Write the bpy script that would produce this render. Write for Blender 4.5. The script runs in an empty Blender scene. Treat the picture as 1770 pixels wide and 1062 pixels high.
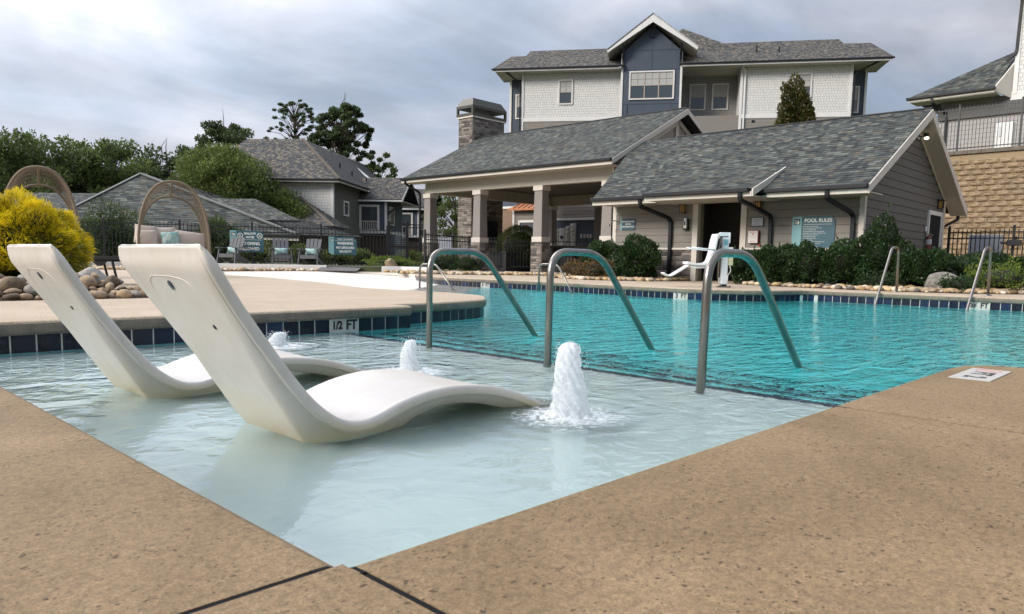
import bpy, bmesh, math, random
import numpy as np
from mathutils import Vector, Matrix
from mathutils.geometry import tessellate_polygon
R = math.radians
rnd = random.Random(7)
SC = bpy.context.scene
COL = SC.collection
# ---------------------------------------------------------------- camera
RT = Vector((0.6963511, -0.7174767, 0.0179521)); UP = Vector((0.0620401, 0.0850954, 0.9944394)); FW = Vector((0.7150148, 0.6913653, -0.1037686))
cd = bpy.data.cameras.new('camera'); cam = bpy.data.objects.new('camera', cd); COL.objects.link(cam)
mw = Matrix((RT, UP, -FW)).transposed().to_4x4(); mw.translation = (0, 0, 0.465)
cam.matrix_world = mw
cd.sensor_width = 36; cd.lens = 36 * 1282.63 / 1770; cd.shift_y = 54 / 1770
cd.clip_start = 0.05; cd.clip_end = 3000
cd.dof.use_dof = True; cd.dof.focus_distance = 9.0; cd.dof.aperture_fstop = 13.0
SC.camera = cam
# ---------------------------------------------------------------- light
SUN_AZ, SUN_EL = R(166), R(27)
w = bpy.data.worlds.new('World'); SC.world = w; w.use_nodes = True
nt = w.node_tree; N = nt.nodes; LK = nt.links
for n in list(N): N.remove(n)
def nd(tree, t, **k):
    n = tree.nodes.new(t)
    for a, b in k.items():
        if a.startswith('i_'): n.inputs[a[2:].replace('_', ' ')].default_value = b
        else: setattr(n, a, b)
    return n
def mth(tree, op, a, b=None, clamp=False):
    n = tree.nodes.new('ShaderNodeMath'); n.operation = op; n.use_clamp = clamp
    for i, q in enumerate((a, b)):
        if q is None: continue
        if isinstance(q, (int, float)): n.inputs[i].default_value = q
        else: tree.links.new(q, n.inputs[i])
    return n.outputs[0]
def mixc(tree, fac, a, b, mode='MIX'):
    n = tree.nodes.new('ShaderNodeMix'); n.data_type = 'RGBA'; n.blend_type = mode
    for i, q in ((0, fac), (6, a), (7, b)):
        if isinstance(q, (int, float)): n.inputs[i].default_value = q
        elif isinstance(q, (tuple, list)): n.inputs[i].default_value = (*q, 1) if len(q) == 3 else q
        else: tree.links.new(q, n.inputs[i])
    return n.outputs[2]
def ramp(tree, fac, stops, interp='LINEAR'):
    n = tree.nodes.new('ShaderNodeValToRGB'); cr = n.color_ramp; cr.interpolation = interp
    while len(cr.elements) < len(stops): cr.elements.new(0.5)
    for e, (p, c) in zip(cr.elements, stops):
        e.position = p; e.color = (*c, 1) if not isinstance(c, (int, float)) else (c, c, c, 1)
    tree.links.new(fac, n.inputs[0]); return n.outputs[0]
sky = nd(nt, 'ShaderNodeTexSky', sky_type='NISHITA', sun_disc=False, sun_elevation=SUN_EL, sun_rotation=math.pi / 2 - SUN_AZ, dust_density=2.0)
tc = nd(nt, 'ShaderNodeTexCoord'); sep = nd(nt, 'ShaderNodeSeparateXYZ'); LK.new(tc.outputs['Generated'], sep.inputs[0])
zc = mth(nt, 'MAXIMUM', sep.outputs[2], 0.0)
den = mth(nt, 'ADD', zc, 0.22)
cmb = nd(nt, 'ShaderNodeCombineXYZ'); LK.new(mth(nt, 'DIVIDE', sep.outputs[0], den), cmb.inputs[0]); LK.new(mth(nt, 'DIVIDE', sep.outputs[1], den), cmb.inputs[1])
n1 = nd(nt, 'ShaderNodeTexNoise', i_Scale=0.85, i_Detail=8.0, i_Roughness=0.52, i_Distortion=0.5); LK.new(cmb.outputs[0], n1.inputs['Vector'])
n2 = nd(nt, 'ShaderNodeTexNoise', i_Scale=2.4, i_Detail=6.0, i_Roughness=0.55, i_Distortion=0.3)
mp = nd(nt, 'ShaderNodeMapping'); mp.inputs['Location'].default_value = (3.1, 7.7, 0); mp.inputs['Rotation'].default_value = (0, 0, R(40)); mp.inputs['Scale'].default_value = (0.6, 1.6, 1)
LK.new(cmb.outputs[0], mp.inputs[0]); LK.new(mp.outputs[0], n2.inputs['Vector'])
cl = ramp(nt, n1.outputs[0], [(0.36, (0.37, 0.46, 0.61)), (0.46, (0.46, 0.53, 0.67)), (0.54, (0.62, 0.65, 0.75)), (0.66, (0.92, 0.90, 0.92))])
cl2 = ramp(nt, n2.outputs[0], [(0.38, 0.86), (0.62, 1.10)])
clouds = mixc(nt, 1.0, cl, cl2, 'MULTIPLY')
# bright cloud patch away from the sun lamp, brightened for water reflections
GL = (math.cos(R(84)) * math.cos(R(42)), math.sin(R(84)) * math.cos(R(42)), math.sin(R(42)))
dot = nd(nt, 'ShaderNodeVectorMath', operation='DOT_PRODUCT'); LK.new(tc.outputs['Generated'], dot.inputs[0]); dot.inputs[1].default_value = GL
gd = mth(nt, 'MAXIMUM', dot.outputs['Value'], 0.0)
gl = mth(nt, 'ADD', mth(nt, 'MULTIPLY', mth(nt, 'POWER', gd, 7.0), 1.9), mth(nt, 'MULTIPLY', mth(nt, 'POWER', gd, 50.0), 5.0))
gl = mth(nt, 'MULTIPLY', gl, ramp(nt, zc, [(0.22, 0.40), (0.50, 1.0)]))
glv = mth(nt, 'MULTIPLY', gl, mth(nt, 'ADD', mth(nt, 'MULTIPLY', n1.outputs[0], 6.0), -0.9))
sd2 = nd(nt, 'ShaderNodeVectorMath', operation='DOT_PRODUCT'); LK.new(tc.outputs['Generated'], sd2.inputs[0]); sd2.inputs[1].default_value = (math.cos(R(125)), math.sin(R(125)), 0)
clouds = mixc(nt, 1.0, clouds, ramp(nt, zc, [(0.0, 0.44), (0.30, 0.54), (0.55, 0.88), (1.0, 0.95)]), 'MULTIPLY')   # overcast skies brighten overhead
clouds = mixc(nt, 1.0, clouds, (2.5, 2.5, 2.5), 'MULTIPLY')
clouds = mixc(nt, 1.0, clouds, ramp(nt, mth(nt, 'ADD', mth(nt, 'MULTIPLY', sd2.outputs['Value'], 0.5), 0.5), [(0.0, 0.62), (0.45, 0.88), (0.9, 1.12)]), 'MULTIPLY')
vm = nd(nt, 'ShaderNodeVectorMath', operation='SCALE'); vm.inputs[0].default_value = (1.0, 0.95, 0.92); LK.new(glv, vm.inputs['Scale'])
tot = mixc(nt, 1.0, clouds, vm.outputs[0], 'ADD')
hz = ramp(nt, zc, [(0.0, 0.75), (0.16, 0.0)])
tot = mixc(nt, hz, tot, (0.60, 0.56, 0.62))
bg1 = nd(nt, 'ShaderNodeBackground'); LK.new(tot, bg1.inputs[0]); bg1.inputs[1].default_value = 1.0
bg2 = nd(nt, 'ShaderNodeBackground'); LK.new(sky.outputs[0], bg2.inputs[0]); bg2.inputs[1].default_value = 0.10
ms = nd(nt, 'ShaderNodeMixShader'); ms.inputs[0].default_value = 0.15; LK.new(bg1.outputs[0], ms.inputs[1]); LK.new(bg2.outputs[0], ms.inputs[2])
wo = nd(nt, 'ShaderNodeOutputWorld'); LK.new(ms.outputs[0], wo.inputs[0])
sl = bpy.data.lights.new('sun', 'SUN'); sl.energy = 3.9; sl.angle = R(20); sl.color = (1.0, 0.94, 0.86)
so = bpy.data.objects.new('sun', sl); COL.objects.link(so); so.location = (0, 0, 60)
sd = Vector((math.cos(SUN_AZ) * math.cos(SUN_EL), math.sin(SUN_AZ) * math.cos(SUN_EL), math.sin(SUN_EL)))
so.rotation_euler = sd.to_track_quat('Z', 'Y').to_euler()
SC.view_settings.view_transform = 'Standard'; SC.view_settings.look = 'None'; SC.view_settings.gamma = 1; SC.view_settings.use_curve_mapping = False
SC.view_settings.exposure = -0.3
SC.render.engine = 'CYCLES'; SC.cycles.use_denoising = True; SC.cycles.denoiser = 'OPENIMAGEDENOISE'
SC.cycles.max_bounces = 8; SC.cycles.transmission_bounces = 6; SC.cycles.transparent_max_bounces = 12; SC.cycles.sample_clamp_indirect = 30
SC.cycles.caustics_refractive = True; SC.cycles.caustics_reflective = False; SC.cycles.blur_glossy = 0.5
# ---------------------------------------------------------------- helpers
class MB:
    def __init__(s): s.v = []; s.f = []; s.m = []; s.k = 0; s.s = []
    def add(s, vs, fs):
        o = len(s.v); s.s.append((o, len(s.f))); s.v += [tuple(q) for q in vs]; s.f += [tuple(i + o for i in f) for f in fs]; s.m += [s.k] * len(fs); return s
    def box(s, x0, x1, y0, y1, z0, z1):
        return s.add([(x0, y0, z0), (x1, y0, z0), (x1, y1, z0), (x0, y1, z0), (x0, y0, z1), (x1, y0, z1), (x1, y1, z1), (x0, y1, z1)],
                     [(0, 3, 2, 1), (4, 5, 6, 7), (0, 1, 5, 4), (1, 2, 6, 5), (2, 3, 7, 6), (3, 0, 4, 7)])
    def ext(s, poly, vec):       # any planar polygon (3D) extruded by vec
        n = len(poly); v = Vector(vec); P = [Vector(p) for p in poly]
        nrm = sum(((P[i].cross(P[(i + 1) % n])) for i in range(n)), Vector())
        if nrm.dot(v) > 0: P.reverse()
        return s.add([*P, *[p + v for p in P]], [tuple(range(n)), tuple(range(2 * n - 1, n - 1, -1))] + [(i, i + n, (i + 1) % n + n, (i + 1) % n) for i in range(n)])
    def beam(s, p, q, w, h, up=(0, 0, 1)):   # rectangular bar from p to q
        p = Vector(p); q = Vector(q); d = (q - p).normalized(); u = Vector(up); r = d.cross(u).normalized(); u = r.cross(d)
        a = r * w / 2; b = u * h / 2
        vs = [p - a - b, p + a - b, p + a + b, p - a + b, q - a - b, q + a - b, q + a + b, q - a + b]
        return s.add(vs, [(0, 1, 2, 3), (7, 6, 5, 4), (0, 4, 5, 1), (1, 5, 6, 2), (2, 6, 7, 3), (3, 7, 4, 0)])
    def tube(s, pts, r, n=10, cap=True):
        P = [Vector(p) for p in pts]; rs = r if isinstance(r, (list, tuple)) else [r] * len(P)
        t0 = (P[1] - P[0]).normalized(); u = t0.orthogonal().normalized(); rings = []
        for i, p in enumerate(P):
            t = ((P[min(i + 1, len(P) - 1)] - P[max(i - 1, 0)])).normalized()
            u = (u - t * u.dot(t)).normalized(); v = t.cross(u)
            rings.append([p + (u * math.cos(2 * math.pi * j / n) + v * math.sin(2 * math.pi * j / n)) * rs[i] for j in range(n)])
        vs = [q for rg in rings for q in rg]
        fs = [(i * n + j, i * n + (j + 1) % n, (i + 1) * n + (j + 1) % n, (i + 1) * n + j) for i in range(len(P) - 1) for j in range(n)]
        if cap: fs += [tuple(range(n - 1, -1, -1)), tuple((len(P) - 1) * n + j for j in range(n))]
        return s.add(vs, fs)
    def lathe(s, prof, c=(0, 0, 0), n=16):
        vs = [(c[0] + r * math.cos(2 * math.pi * j / n), c[1] + r * math.sin(2 * math.pi * j / n), c[2] + z) for r, z in prof for j in range(n)]
        fs = [(i * n + j, i * n + (j + 1) % n, (i + 1) * n + (j + 1) % n, (i + 1) * n + j) for i in range(len(prof) - 1) for j in range(n)]
        fs += [tuple(range(n - 1, -1, -1)), tuple((len(prof) - 1) * n + j for j in range(n))]
        return s.add(vs, fs)
    def quad(s, a, b, c, d): return s.add([a, b, c, d], [(0, 1, 2, 3)])
    def grid(s, rows):
        n = len(rows[0]); return s.add([q for r in rows for q in r], [(i * n + j, i * n + j + 1, (i + 1) * n + j + 1, (i + 1) * n + j) for i in range(len(rows) - 1) for j in range(n - 1)])
    def ball(s, c, r, n=8, m=6):
        rx, ry, rz = r if isinstance(r, tuple) else (r, r, r)
        return s.add([(c[0] + rx * math.sin(math.pi * i / m) * math.cos(2 * math.pi * j / n), c[1] + ry * math.sin(math.pi * i / m) * math.sin(2 * math.pi * j / n), c[2] + rz * math.cos(math.pi * i / m)) for i in range(m + 1) for j in range(n)],
                     [(i * n + j, (i + 1) * n + j, (i + 1) * n + (j + 1) % n, i * n + (j + 1) % n) for i in range(m) for j in range(n)])
OFF = {}
def mesh_of(name, m, mats, smooth=False, off=(0, 0, 0)):
    me = bpy.data.meshes.new(name)
    if any(off): m.v = [(x - off[0], y - off[1], z - off[2]) for x, y, z in m.v]
    me.from_pydata(m.v, [], m.f)
    for q in (mats if isinstance(mats, (list, tuple)) else [mats]): me.materials.append(q)
    if max(m.m, default=0): me.polygons.foreach_set('material_index', m.m)
    if smooth: me.polygons.foreach_set('use_smooth', [True] * len(me.polygons))
    me.update(); return me
def link(name, data, parent=None):
    o = bpy.data.objects.new(name, data); COL.objects.link(o)
    if parent is not None: o.parent = parent; OFF[o.name] = OFF.get(parent.name, (0, 0, 0))
    return o
SPLIT = set('drain_plug blue_wing rake_trim downspout column_band corner_trim fascia wall_vent bracket roof_vent armrest cushion beam batten cap_stone meter junction_box standing_seam shake_wall lower_wall window_band wing_trim bay_corner_trim belt_trim gable_soffit soffit closet_trim cabinet leg plate frame gable_rake door_frame side_door_frame actuator footrest hip_cap gutter gable_trim hood_strands kerb bay_trim'.split()) - {'hood_strands'}
def mk(name, m, mats, parent=None, smooth=False, bevel=0, kind=None):
    if name in SPLIT and len(m.s) > 1:
        o = None
        for (v0, f0), (v1, f1) in zip(m.s, m.s[1:] + [(len(m.v), len(m.f))]):
            q = MB(); q.v = m.v[v0:v1]; q.f = [tuple(i - v0 for i in f) for f in m.f[f0:f1]]; q.m = m.m[f0:f1]; q.s = [(0, 0)]; o = mk(name, q, mats, parent, smooth, bevel, kind)
        return o
    off = OFF.get(parent.name, (0, 0, 0)) if parent is not None else (0, 0, 0)
    o = link(name, mesh_of(name, m, mats, smooth, off), parent)
    if bevel:
        b = o.modifiers.new('bevel', 'BEVEL'); b.width = bevel; b.segments = 2; b.limit_method = 'ANGLE'; b.angle_limit = R(40)
    if kind: o['kind'] = kind
    return o
def inst(name, me, parent, loc, rot=(0, 0, 0), scale=(1, 1, 1)):
    o = link(name, me, parent); f = OFF.get(o.name, (0, 0, 0))
    o.location = (loc[0] - f[0], loc[1] - f[1], loc[2] - f[2]); o.rotation_euler = rot; o.scale = scale; return o
def T(name, label, cat, o=(0, 0, 0), ang=0, group=None):     # a thing: Empty at its base; children are given in the frame turned by ang degrees
    e = bpy.data.objects.new(name, None); COL.objects.link(e); a = R(ang)
    e.location = (o[0] * math.cos(a) - o[1] * math.sin(a), o[0] * math.sin(a) + o[1] * math.cos(a), o[2]); e.rotation_euler = (0, 0, a)
    e.empty_display_size = 0.1
    OFF[e.name] = tuple(o); e['label'] = label; e['category'] = cat
    if group: e['group'] = group
    return e
def tag(o, label, cat, group=None, kind=None):
    if label: o['label'] = label
    if cat: o['category'] = cat
    if group: o['group'] = group
    if kind: o['kind'] = kind
    return o
def ST(name, m, mats, parent=None, smooth=False, bevel=0):
    o = mk(name, m, mats, parent, smooth, bevel); o['kind'] = 'structure'; return o
def fw(ang, a, b, z=0):  # frame point -> world
    t = R(ang); return (a * math.cos(t) - b * math.sin(t), a * math.sin(t) + b * math.cos(t), z)
def sr(*c): return tuple(((q / 255 + 0.055) / 1.055) ** 2.4 if q > 10 else q / 255 / 12.92 for q in c)
def pm(name, col, rough=0.6, metal=0.0, var=0.12, scale=6.0, bump=0.0, bscale=40.0, rand=0.0, island=None, spec=0.5, col2=None, aniso=None, coat=0, trans=None, objco=True):
    m = bpy.data.materials.new(name); m.use_nodes = True; t = m.node_tree; p = t.nodes['Principled BSDF']
    tcn = t.nodes.new('ShaderNodeTexCoord'); co = tcn.outputs['Object']
    if not objco:
        g = t.nodes.new('ShaderNodeNewGeometry'); co = g.outputs['Position']
    if aniso:
        q = t.nodes.new('ShaderNodeMapping'); q.inputs['Scale'].default_value = aniso; t.links.new(co, q.inputs[0]); co = q.outputs[0]
    base = (*col, 1)
    if island:
        g = t.nodes.new('ShaderNodeNewGeometry'); k = len(island)
        base = ramp(t, g.outputs['Random Per Island'], [(i / k, c) for i, c in enumerate(island)], 'CONSTANT')
    n = nd(t, 'ShaderNodeTexNoise', i_Scale=scale, i_Detail=5.0, i_Roughness=0.6); t.links.new(co, n.inputs['Vector'])
    if col2 is not None: base = mixc(t, ramp(t, n.outputs[0], [(0.42, 0.0), (0.62, 1.0)]), base, col2)
    f = ramp(t, n.outputs[0], [(0.25, 1 - var), (0.75, 1 + var)])
    c = mixc(t, 1.0, base, f, 'MULTIPLY')
    if rand:
        oi = t.nodes.new('ShaderNodeObjectInfo'); c = mixc(t, 1.0, c, ramp(t, oi.outputs['Random'], [(0, 1 - rand), (1, 1 + rand)]), 'MULTIPLY')
    t.links.new(c, p.inputs['Base Color'])
    p.inputs['Roughness'].default_value = rough; p.inputs['Metallic'].default_value = metal; p.inputs['Specular IOR Level'].default_value = spec
    if coat: p.inputs['Coat Weight'].default_value = coat; p.inputs['Coat Roughness'].default_value = 0.1
    if bump:
        nb = nd(t, 'ShaderNodeTexNoise', i_Scale=bscale, i_Detail=4.0); t.links.new(co, nb.inputs['Vector'])
        b = nd(t, 'ShaderNodeBump'); b.inputs['Strength'].default_value = bump; b.inputs['Distance'].default_value = 0.02
        t.links.new(nb.outputs[0], b.inputs['Height']); t.links.new(b.outputs[0], p.inputs['Normal'])
    return m
def leafmat(name, cols, rough=0.55, sc=1.5, tr=0.25):
    m = bpy.data.materials.new(name); m.use_nodes = True; t = m.node_tree; p = t.nodes['Principled BSDF']; out = t.nodes['Material Output']
    g = t.nodes.new('ShaderNodeNewGeometry'); k = len(cols)
    c = ramp(t, g.outputs['Random Per Island'], [(i / max(1, k - 1), q) for i, q in enumerate(cols)])
    n = nd(t, 'ShaderNodeTexNoise', i_Scale=sc, i_Detail=2.0); t.links.new(g.outputs['Position'], n.inputs['Vector'])
    c = mixc(t, 1.0, c, ramp(t, n.outputs[0], [(0.3, 0.72), (0.7, 1.25)]), 'MULTIPLY')
    t.links.new(c, p.inputs['Base Color']); p.inputs['Roughness'].default_value = rough; p.inputs['Specular IOR Level'].default_value = 0.35
    tl = t.nodes.new('ShaderNodeBsdfTranslucent'); t.links.new(c, tl.inputs[0])
    x = t.nodes.new('ShaderNodeMixShader'); x.inputs[0].default_value = tr; t.links.new(p.outputs[0], x.inputs[1]); t.links.new(tl.outputs[0], x.inputs[2]); t.links.new(x.outputs[0], out.inputs[0])
    return m
def flatmat(name, col, rough=0.6, metal=0.0, emit=0.0, spec=0.5):
    m = bpy.data.materials.new(name); m.use_nodes = True; p = m.node_tree.nodes['Principled BSDF']
    p.inputs['Base Color'].default_value = (*col, 1); p.inputs['Roughness'].default_value = rough; p.inputs['Metallic'].default_value = metal; p.inputs['Specular IOR Level'].default_value = spec
    if emit: p.inputs['Emission Color'].default_value = (*col, 1); p.inputs['Emission Strength'].default_value = emit
    return m
def text(name, s, size, loc, rot, mat, parent, align='CENTER', ext=0.002, sx=1.0, off=0.0):
    c = bpy.data.curves.new(name, 'FONT'); c.body = s; c.size = size; c.align_x = align; c.align_y = 'CENTER'; c.extrude = ext; c.materials.append(mat); c.offset = off; c.resolution_u = 3
    tmp = bpy.data.objects.new('tmp', c); COL.objects.link(tmp); dg_ = bpy.context.evaluated_depsgraph_get(); me = bpy.data.meshes.new_from_object(tmp.evaluated_get(dg_)); bpy.data.objects.remove(tmp); me.name = name
    o = link(name, me, parent); f = OFF.get(o.name, (0, 0, 0)); o.location = (loc[0] - f[0], loc[1] - f[1], loc[2] - f[2]); o.rotation_euler = rot; o.scale = (sx, 1, 1); return o
NPR = np.random.default_rng(5)
def leaves(name, P, D, L, W, mats, parent, kind=None, jit=0.5, midx=None, fold=False):
    """one mesh of leaf quads: centres P, outward directions D, length L, width W"""
    n = len(P); P = np.asarray(P, float); D = np.asarray(D, float) + NPR.normal(0, jit, (n, 3)); D /= np.linalg.norm(D, axis=1, keepdims=True) + 1e-9
    A = np.cross(D, NPR.normal(0, 1, (n, 3))); A /= np.linalg.norm(A, axis=1, keepdims=True) + 1e-9
    Ls = (L * NPR.uniform(0.65, 1.3, n))[:, None]; Ws = (W * NPR.uniform(0.7, 1.25, n))[:, None]
    B = np.cross(D, A)
    V = np.stack([P - D * Ls * .5, P + A * Ws * .5 + B * Ws * .12, P + D * Ls * .5, P - A * Ws * .5 + B * Ws * .12], 1).reshape(-1, 3)
    f = OFF.get(parent.name, (0, 0, 0)) if parent is not None else (0, 0, 0); V -= np.array(f)
    me = bpy.data.meshes.new(name); me.vertices.add(4 * n); me.vertices.foreach_set('co', V.ravel())
    me.loops.add(4 * n); me.loops.foreach_set('vertex_index', np.arange(4 * n)); me.polygons.add(n); me.polygons.foreach_set('loop_start', np.arange(0, 4 * n, 4)); me.polygons.foreach_set('loop_total', np.full(n, 4))
    for q in (mats if isinstance(mats, (list, tuple)) else [mats]): me.materials.append(q)
    if midx is not None: me.polygons.foreach_set('material_index', np.asarray(midx, int))
    me.update(calc_edges=True)
    o = link(name, me, parent)
    if kind: o['kind'] = kind
    return o
# ---------------------------------------------------------------- materials
def concrete(name, c1, c2, pit=True):
    m = bpy.data.materials.new(name); m.use_nodes = True; t = m.node_tree; p = t.nodes['Principled BSDF']
    g = t.nodes.new('ShaderNodeNewGeometry'); co = g.outputs['Position']
    a = nd(t, 'ShaderNodeTexNoise', i_Scale=1.3, i_Detail=6.0, i_Roughness=0.62, i_Distortion=0.6); t.links.new(co, a.inputs['Vector'])
    b = nd(t, 'ShaderNodeTexNoise', i_Scale=55.0, i_Detail=5.0, i_Roughness=0.7); t.links.new(co, b.inputs['Vector'])
    b2 = nd(t, 'ShaderNodeTexNoise', i_Scale=9.0, i_Detail=5.0, i_Roughness=0.7); t.links.new(co, b2.inputs['Vector'])
    c = mixc(t, ramp(t, a.outputs[0], [(0.38, 0.0), (0.64, 1.0)]), c1, c2)
    c = mixc(t, 1.0, c, ramp(t, b.outputs[0], [(0.3, 0.68), (0.7, 1.26)]), 'MULTIPLY')
    c = mixc(t, 1.0, c, ramp(t, b2.outputs[0], [(0.3, 0.94), (0.7, 1.06)]), 'MULTIPLY')
    b3 = nd(t, 'ShaderNodeTexNoise', i_Scale=170.0, i_Detail=3.0, i_Roughness=0.7); t.links.new(co, b3.inputs['Vector'])
    c = mixc(t, 1.0, c, ramp(t, b3.outputs[0], [(0.32, 0.74), (0.68, 1.24)]), 'MULTIPLY')
    bp = nd(t, 'ShaderNodeBump'); bp.inputs['Strength'].default_value = 0.8; bp.inputs['Distance'].default_value = 0.005
    h = b.outputs[0]
    if pit:
        q = t.nodes.new('ShaderNodeMapping'); q.inputs['Scale'].default_value = (1.0, 1.35, 1.0); q.inputs['Rotation'].default_value = (0, 0, 0.5); t.links.new(co, q.inputs[0])
        dn = nd(t, 'ShaderNodeTexNoise', i_Scale=30.0, i_Detail=2.0); t.links.new(co, dn.inputs['Vector'])
        dv = nd(t, 'ShaderNodeVectorMath', operation='SCALE'); t.links.new(dn.outputs['Color'], dv.inputs[0]); dv.inputs['Scale'].default_value = 0.03
        ad = nd(t, 'ShaderNodeVectorMath', operation='ADD'); t.links.new(q.outputs[0], ad.inputs[0]); t.links.new(dv.outputs[0], ad.inputs[1])
        for vs_, pw, rd in ((46.0, 2.8, .38), (88.0, 1.3, .40)):
         v = nd(t, 'ShaderNodeTexVoronoi', i_Scale=vs_); t.links.new(ad.outputs[0], v.inputs['Vector'])
         sv = t.nodes.new('ShaderNodeSeparateColor'); t.links.new(v.outputs['Color'], sv.inputs[0])
         rad = mth(t, 'MULTIPLY', mth(t, 'POWER', sv.outputs[0], pw), rd)
         patch = ramp(t, b2.outputs[0], [(0.42, 0.3), (0.58, 1.0)])
         inside = mth(t, 'LESS_THAN', v.outputs['Distance'], mth(t, 'MULTIPLY', rad, patch))
         c = mixc(t, mth(t, 'MULTIPLY', inside, .8), c, tuple(x * 0.30 for x in c1))
         h = mth(t, 'SUBTRACT', h, mth(t, 'MULTIPLY', inside, .8))
    t.links.new(h, bp.inputs['Height']); t.links.new(bp.outputs[0], p.inputs['Normal'])
    t.links.new(c, p.inputs['Base Color']); p.inputs['Roughness'].default_value = 0.8; p.inputs['Specular IOR Level'].default_value = 0.3
    return m
M = {}
M['deck_near'] = concrete('deck_near', (0.195, 0.132, 0.070), (0.285, 0.200, 0.112))
M['deck'] = concrete('deck', (0.41, 0.325, 0.235), (0.47, 0.38, 0.285), False)
M['nose'] = pm('coping_nose', (0.25, 0.21, 0.16), 0.85, var=0.3, scale=7, bump=0.6, bscale=60, col2=(0.13, 0.12, 0.10), objco=False)
M['plaster'] = pm('pool_plaster', (0.32, 0.84, 0.86), 0.7, var=0.05, scale=1.5, objco=False)
M['beach'] = pm('beach_plaster', (0.62, 0.585, 0.535), 0.75, var=0.05, scale=2.5, objco=False)
M['tile_a'] = pm('tile_navy', (0.005, 0.009, 0.020), 0.16, var=0.35, scale=9, bump=0.05, bscale=20, rand=0.4, spec=.35)
M['tile_b'] = pm('tile_blue', (0.006, 0.016, 0.045), 0.16, var=0.35, scale=9, bump=0.05, bscale=20, rand=0.4, spec=.35)
M['tile_c'] = pm('tile_bright', (0.010, 0.045, 0.12), 0.16, var=0.3, scale=9, bump=0.05, bscale=20, rand=0.3, spec=.35)
M['tile_w'] = flatmat('tile_white', (0.50, 0.50, 0.47), 0.3)
M['grout'] = pm('grout', (0.66, 0.65, 0.60), 0.9, var=0.25, scale=20)
M['black'] = flatmat('black_paint', (0.008, 0.009, 0.012), 0.45)
M['joint'] = flatmat('joint_sealant', (0.010, 0.011, 0.012), 0.9, spec=.1)
M['soil'] = pm('soil', (0.09, 0.06, 0.04), 0.95, var=0.3, scale=3, bump=0.5)
M['grass'] = pm('ground', (0.07, 0.085, 0.04), 0.95, var=0.3, scale=0.6, bump=0.5, bscale=6, objco=False)
M['steel'] = pm('brushed_steel', (0.25, 0.235, 0.21), 0.28, 1.0, var=0.15, scale=30, bump=0.08, bscale=220, aniso=(1, 1, .15))
M['white_plastic'] = pm('white_plastic', (0.80, 0.78, 0.74), 0.38, var=0.05, scale=5, col2=(0.76, 0.73, 0.66))
M['trim'] = pm('cream_trim', (0.60, 0.56, 0.50), 0.6, var=0.06, scale=2, rand=.04)
M['trim_w'] = pm('white_trim', (0.72, 0.71, 0.69), 0.6, var=0.06, scale=2)
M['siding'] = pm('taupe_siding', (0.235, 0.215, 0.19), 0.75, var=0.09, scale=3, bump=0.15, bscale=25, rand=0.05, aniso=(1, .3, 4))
M['column'] = pm('column_stucco', (0.25, 0.23, 0.215), 0.8, var=0.06, scale=3, bump=0.1)
M['soffit'] = pm('soffit', (0.50, 0.47, 0.40), 0.7, var=0.05)
M['gutter'] = pm('dark_gutter', (0.011, 0.012, 0.014), 0.5, var=0.2, scale=2, spec=.3)
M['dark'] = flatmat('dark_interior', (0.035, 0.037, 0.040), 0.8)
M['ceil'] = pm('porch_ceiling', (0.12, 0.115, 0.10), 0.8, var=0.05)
M['navy'] = pm('slate_blue_panel', (0.062, 0.082, 0.112), 0.7, var=0.08, scale=2, bump=0.1)
M['shake'] = None
M['iron'] = pm('black_iron', (0.010, 0.011, 0.013), 0.42, var=0.2)
RC = [(0.024, 0.029, 0.030), (0.062, 0.071, 0.065), (0.037, 0.044, 0.042), (0.115, 0.125, 0.108), (0.050, 0.058, 0.053), (0.080, 0.073, 0.056), (0.023, 0.027, 0.028), (0.075, 0.085, 0.074), (0.058, 0.065, 0.058), (0.031, 0.036, 0.036)]
M['roof'] = pm('shingles_grey', RC[0], 0.9, var=0.22, scale=5, bump=0.3, bscale=120, island=RC)
RB = [(0.045, 0.045, 0.045), (0.115, 0.10, 0.08), (0.065, 0.065, 0.065), (0.17, 0.145, 0.11), (0.085, 0.085, 0.08), (0.05, 0.055, 0.06), (0.14, 0.13, 0.11), (0.04, 0.042, 0.045)]
M['roof_b'] = pm('shingles_brown', RB[0], 0.9, var=0.22, scale=5, island=RB)
M['under'] = flatmat('roof_felt', (0.03, 0.032, 0.035), 0.95)
M['stone'] = pm('ledge_stone', (0.26, 0.225, 0.195), 0.9, var=0.35, scale=7, bump=0.7, bscale=18, rand=0.6, col2=(0.15, 0.14, 0.135))
M['mortar'] = flatmat('mortar', (0.10, 0.09, 0.08), 0.95)
M['block'] = pm('split_face_block', (0.36, 0.265, 0.16), 0.95, var=0.45, scale=4, bump=1.0, bscale=7, rand=0.12, col2=(0.24, 0.185, 0.125), objco=False)
M['rock'] = pm('river_rock', (0.36, 0.255, 0.15), 0.8, var=0.5, scale=4, bump=0.6, bscale=9, rand=0.65, col2=(0.15, 0.12, 0.09))
M['rock_g'] = pm('grey_rock', (0.26, 0.24, 0.21), 0.8, var=0.35, scale=7, bump=0.5, bscale=14, rand=0.3, col2=(0.36, 0.33, 0.29))
M['pebble'] = pm('pebbles', (0.3, 0.2, 0.1), 0.8, var=0.25, scale=9, island=[(0.42, 0.30, 0.17), (0.55, 0.45, 0.32), (0.28, 0.18, 0.09), (0.50, 0.36, 0.18), (0.14, 0.12, 0.10), (0.60, 0.52, 0.42), (0.36, 0.27, 0.18)])
M['glass'] = flatmat('window_glass', (0.05, 0.065, 0.075), 0.06, spec=0.9)
M['blind'] = flatmat('window_blind', (0.42, 0.42, 0.40), 0.7)
M['bark'] = pm('bark', (0.09, 0.07, 0.055), 0.95, var=0.3, scale=8, bump=0.6, bscale=20)
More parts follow.
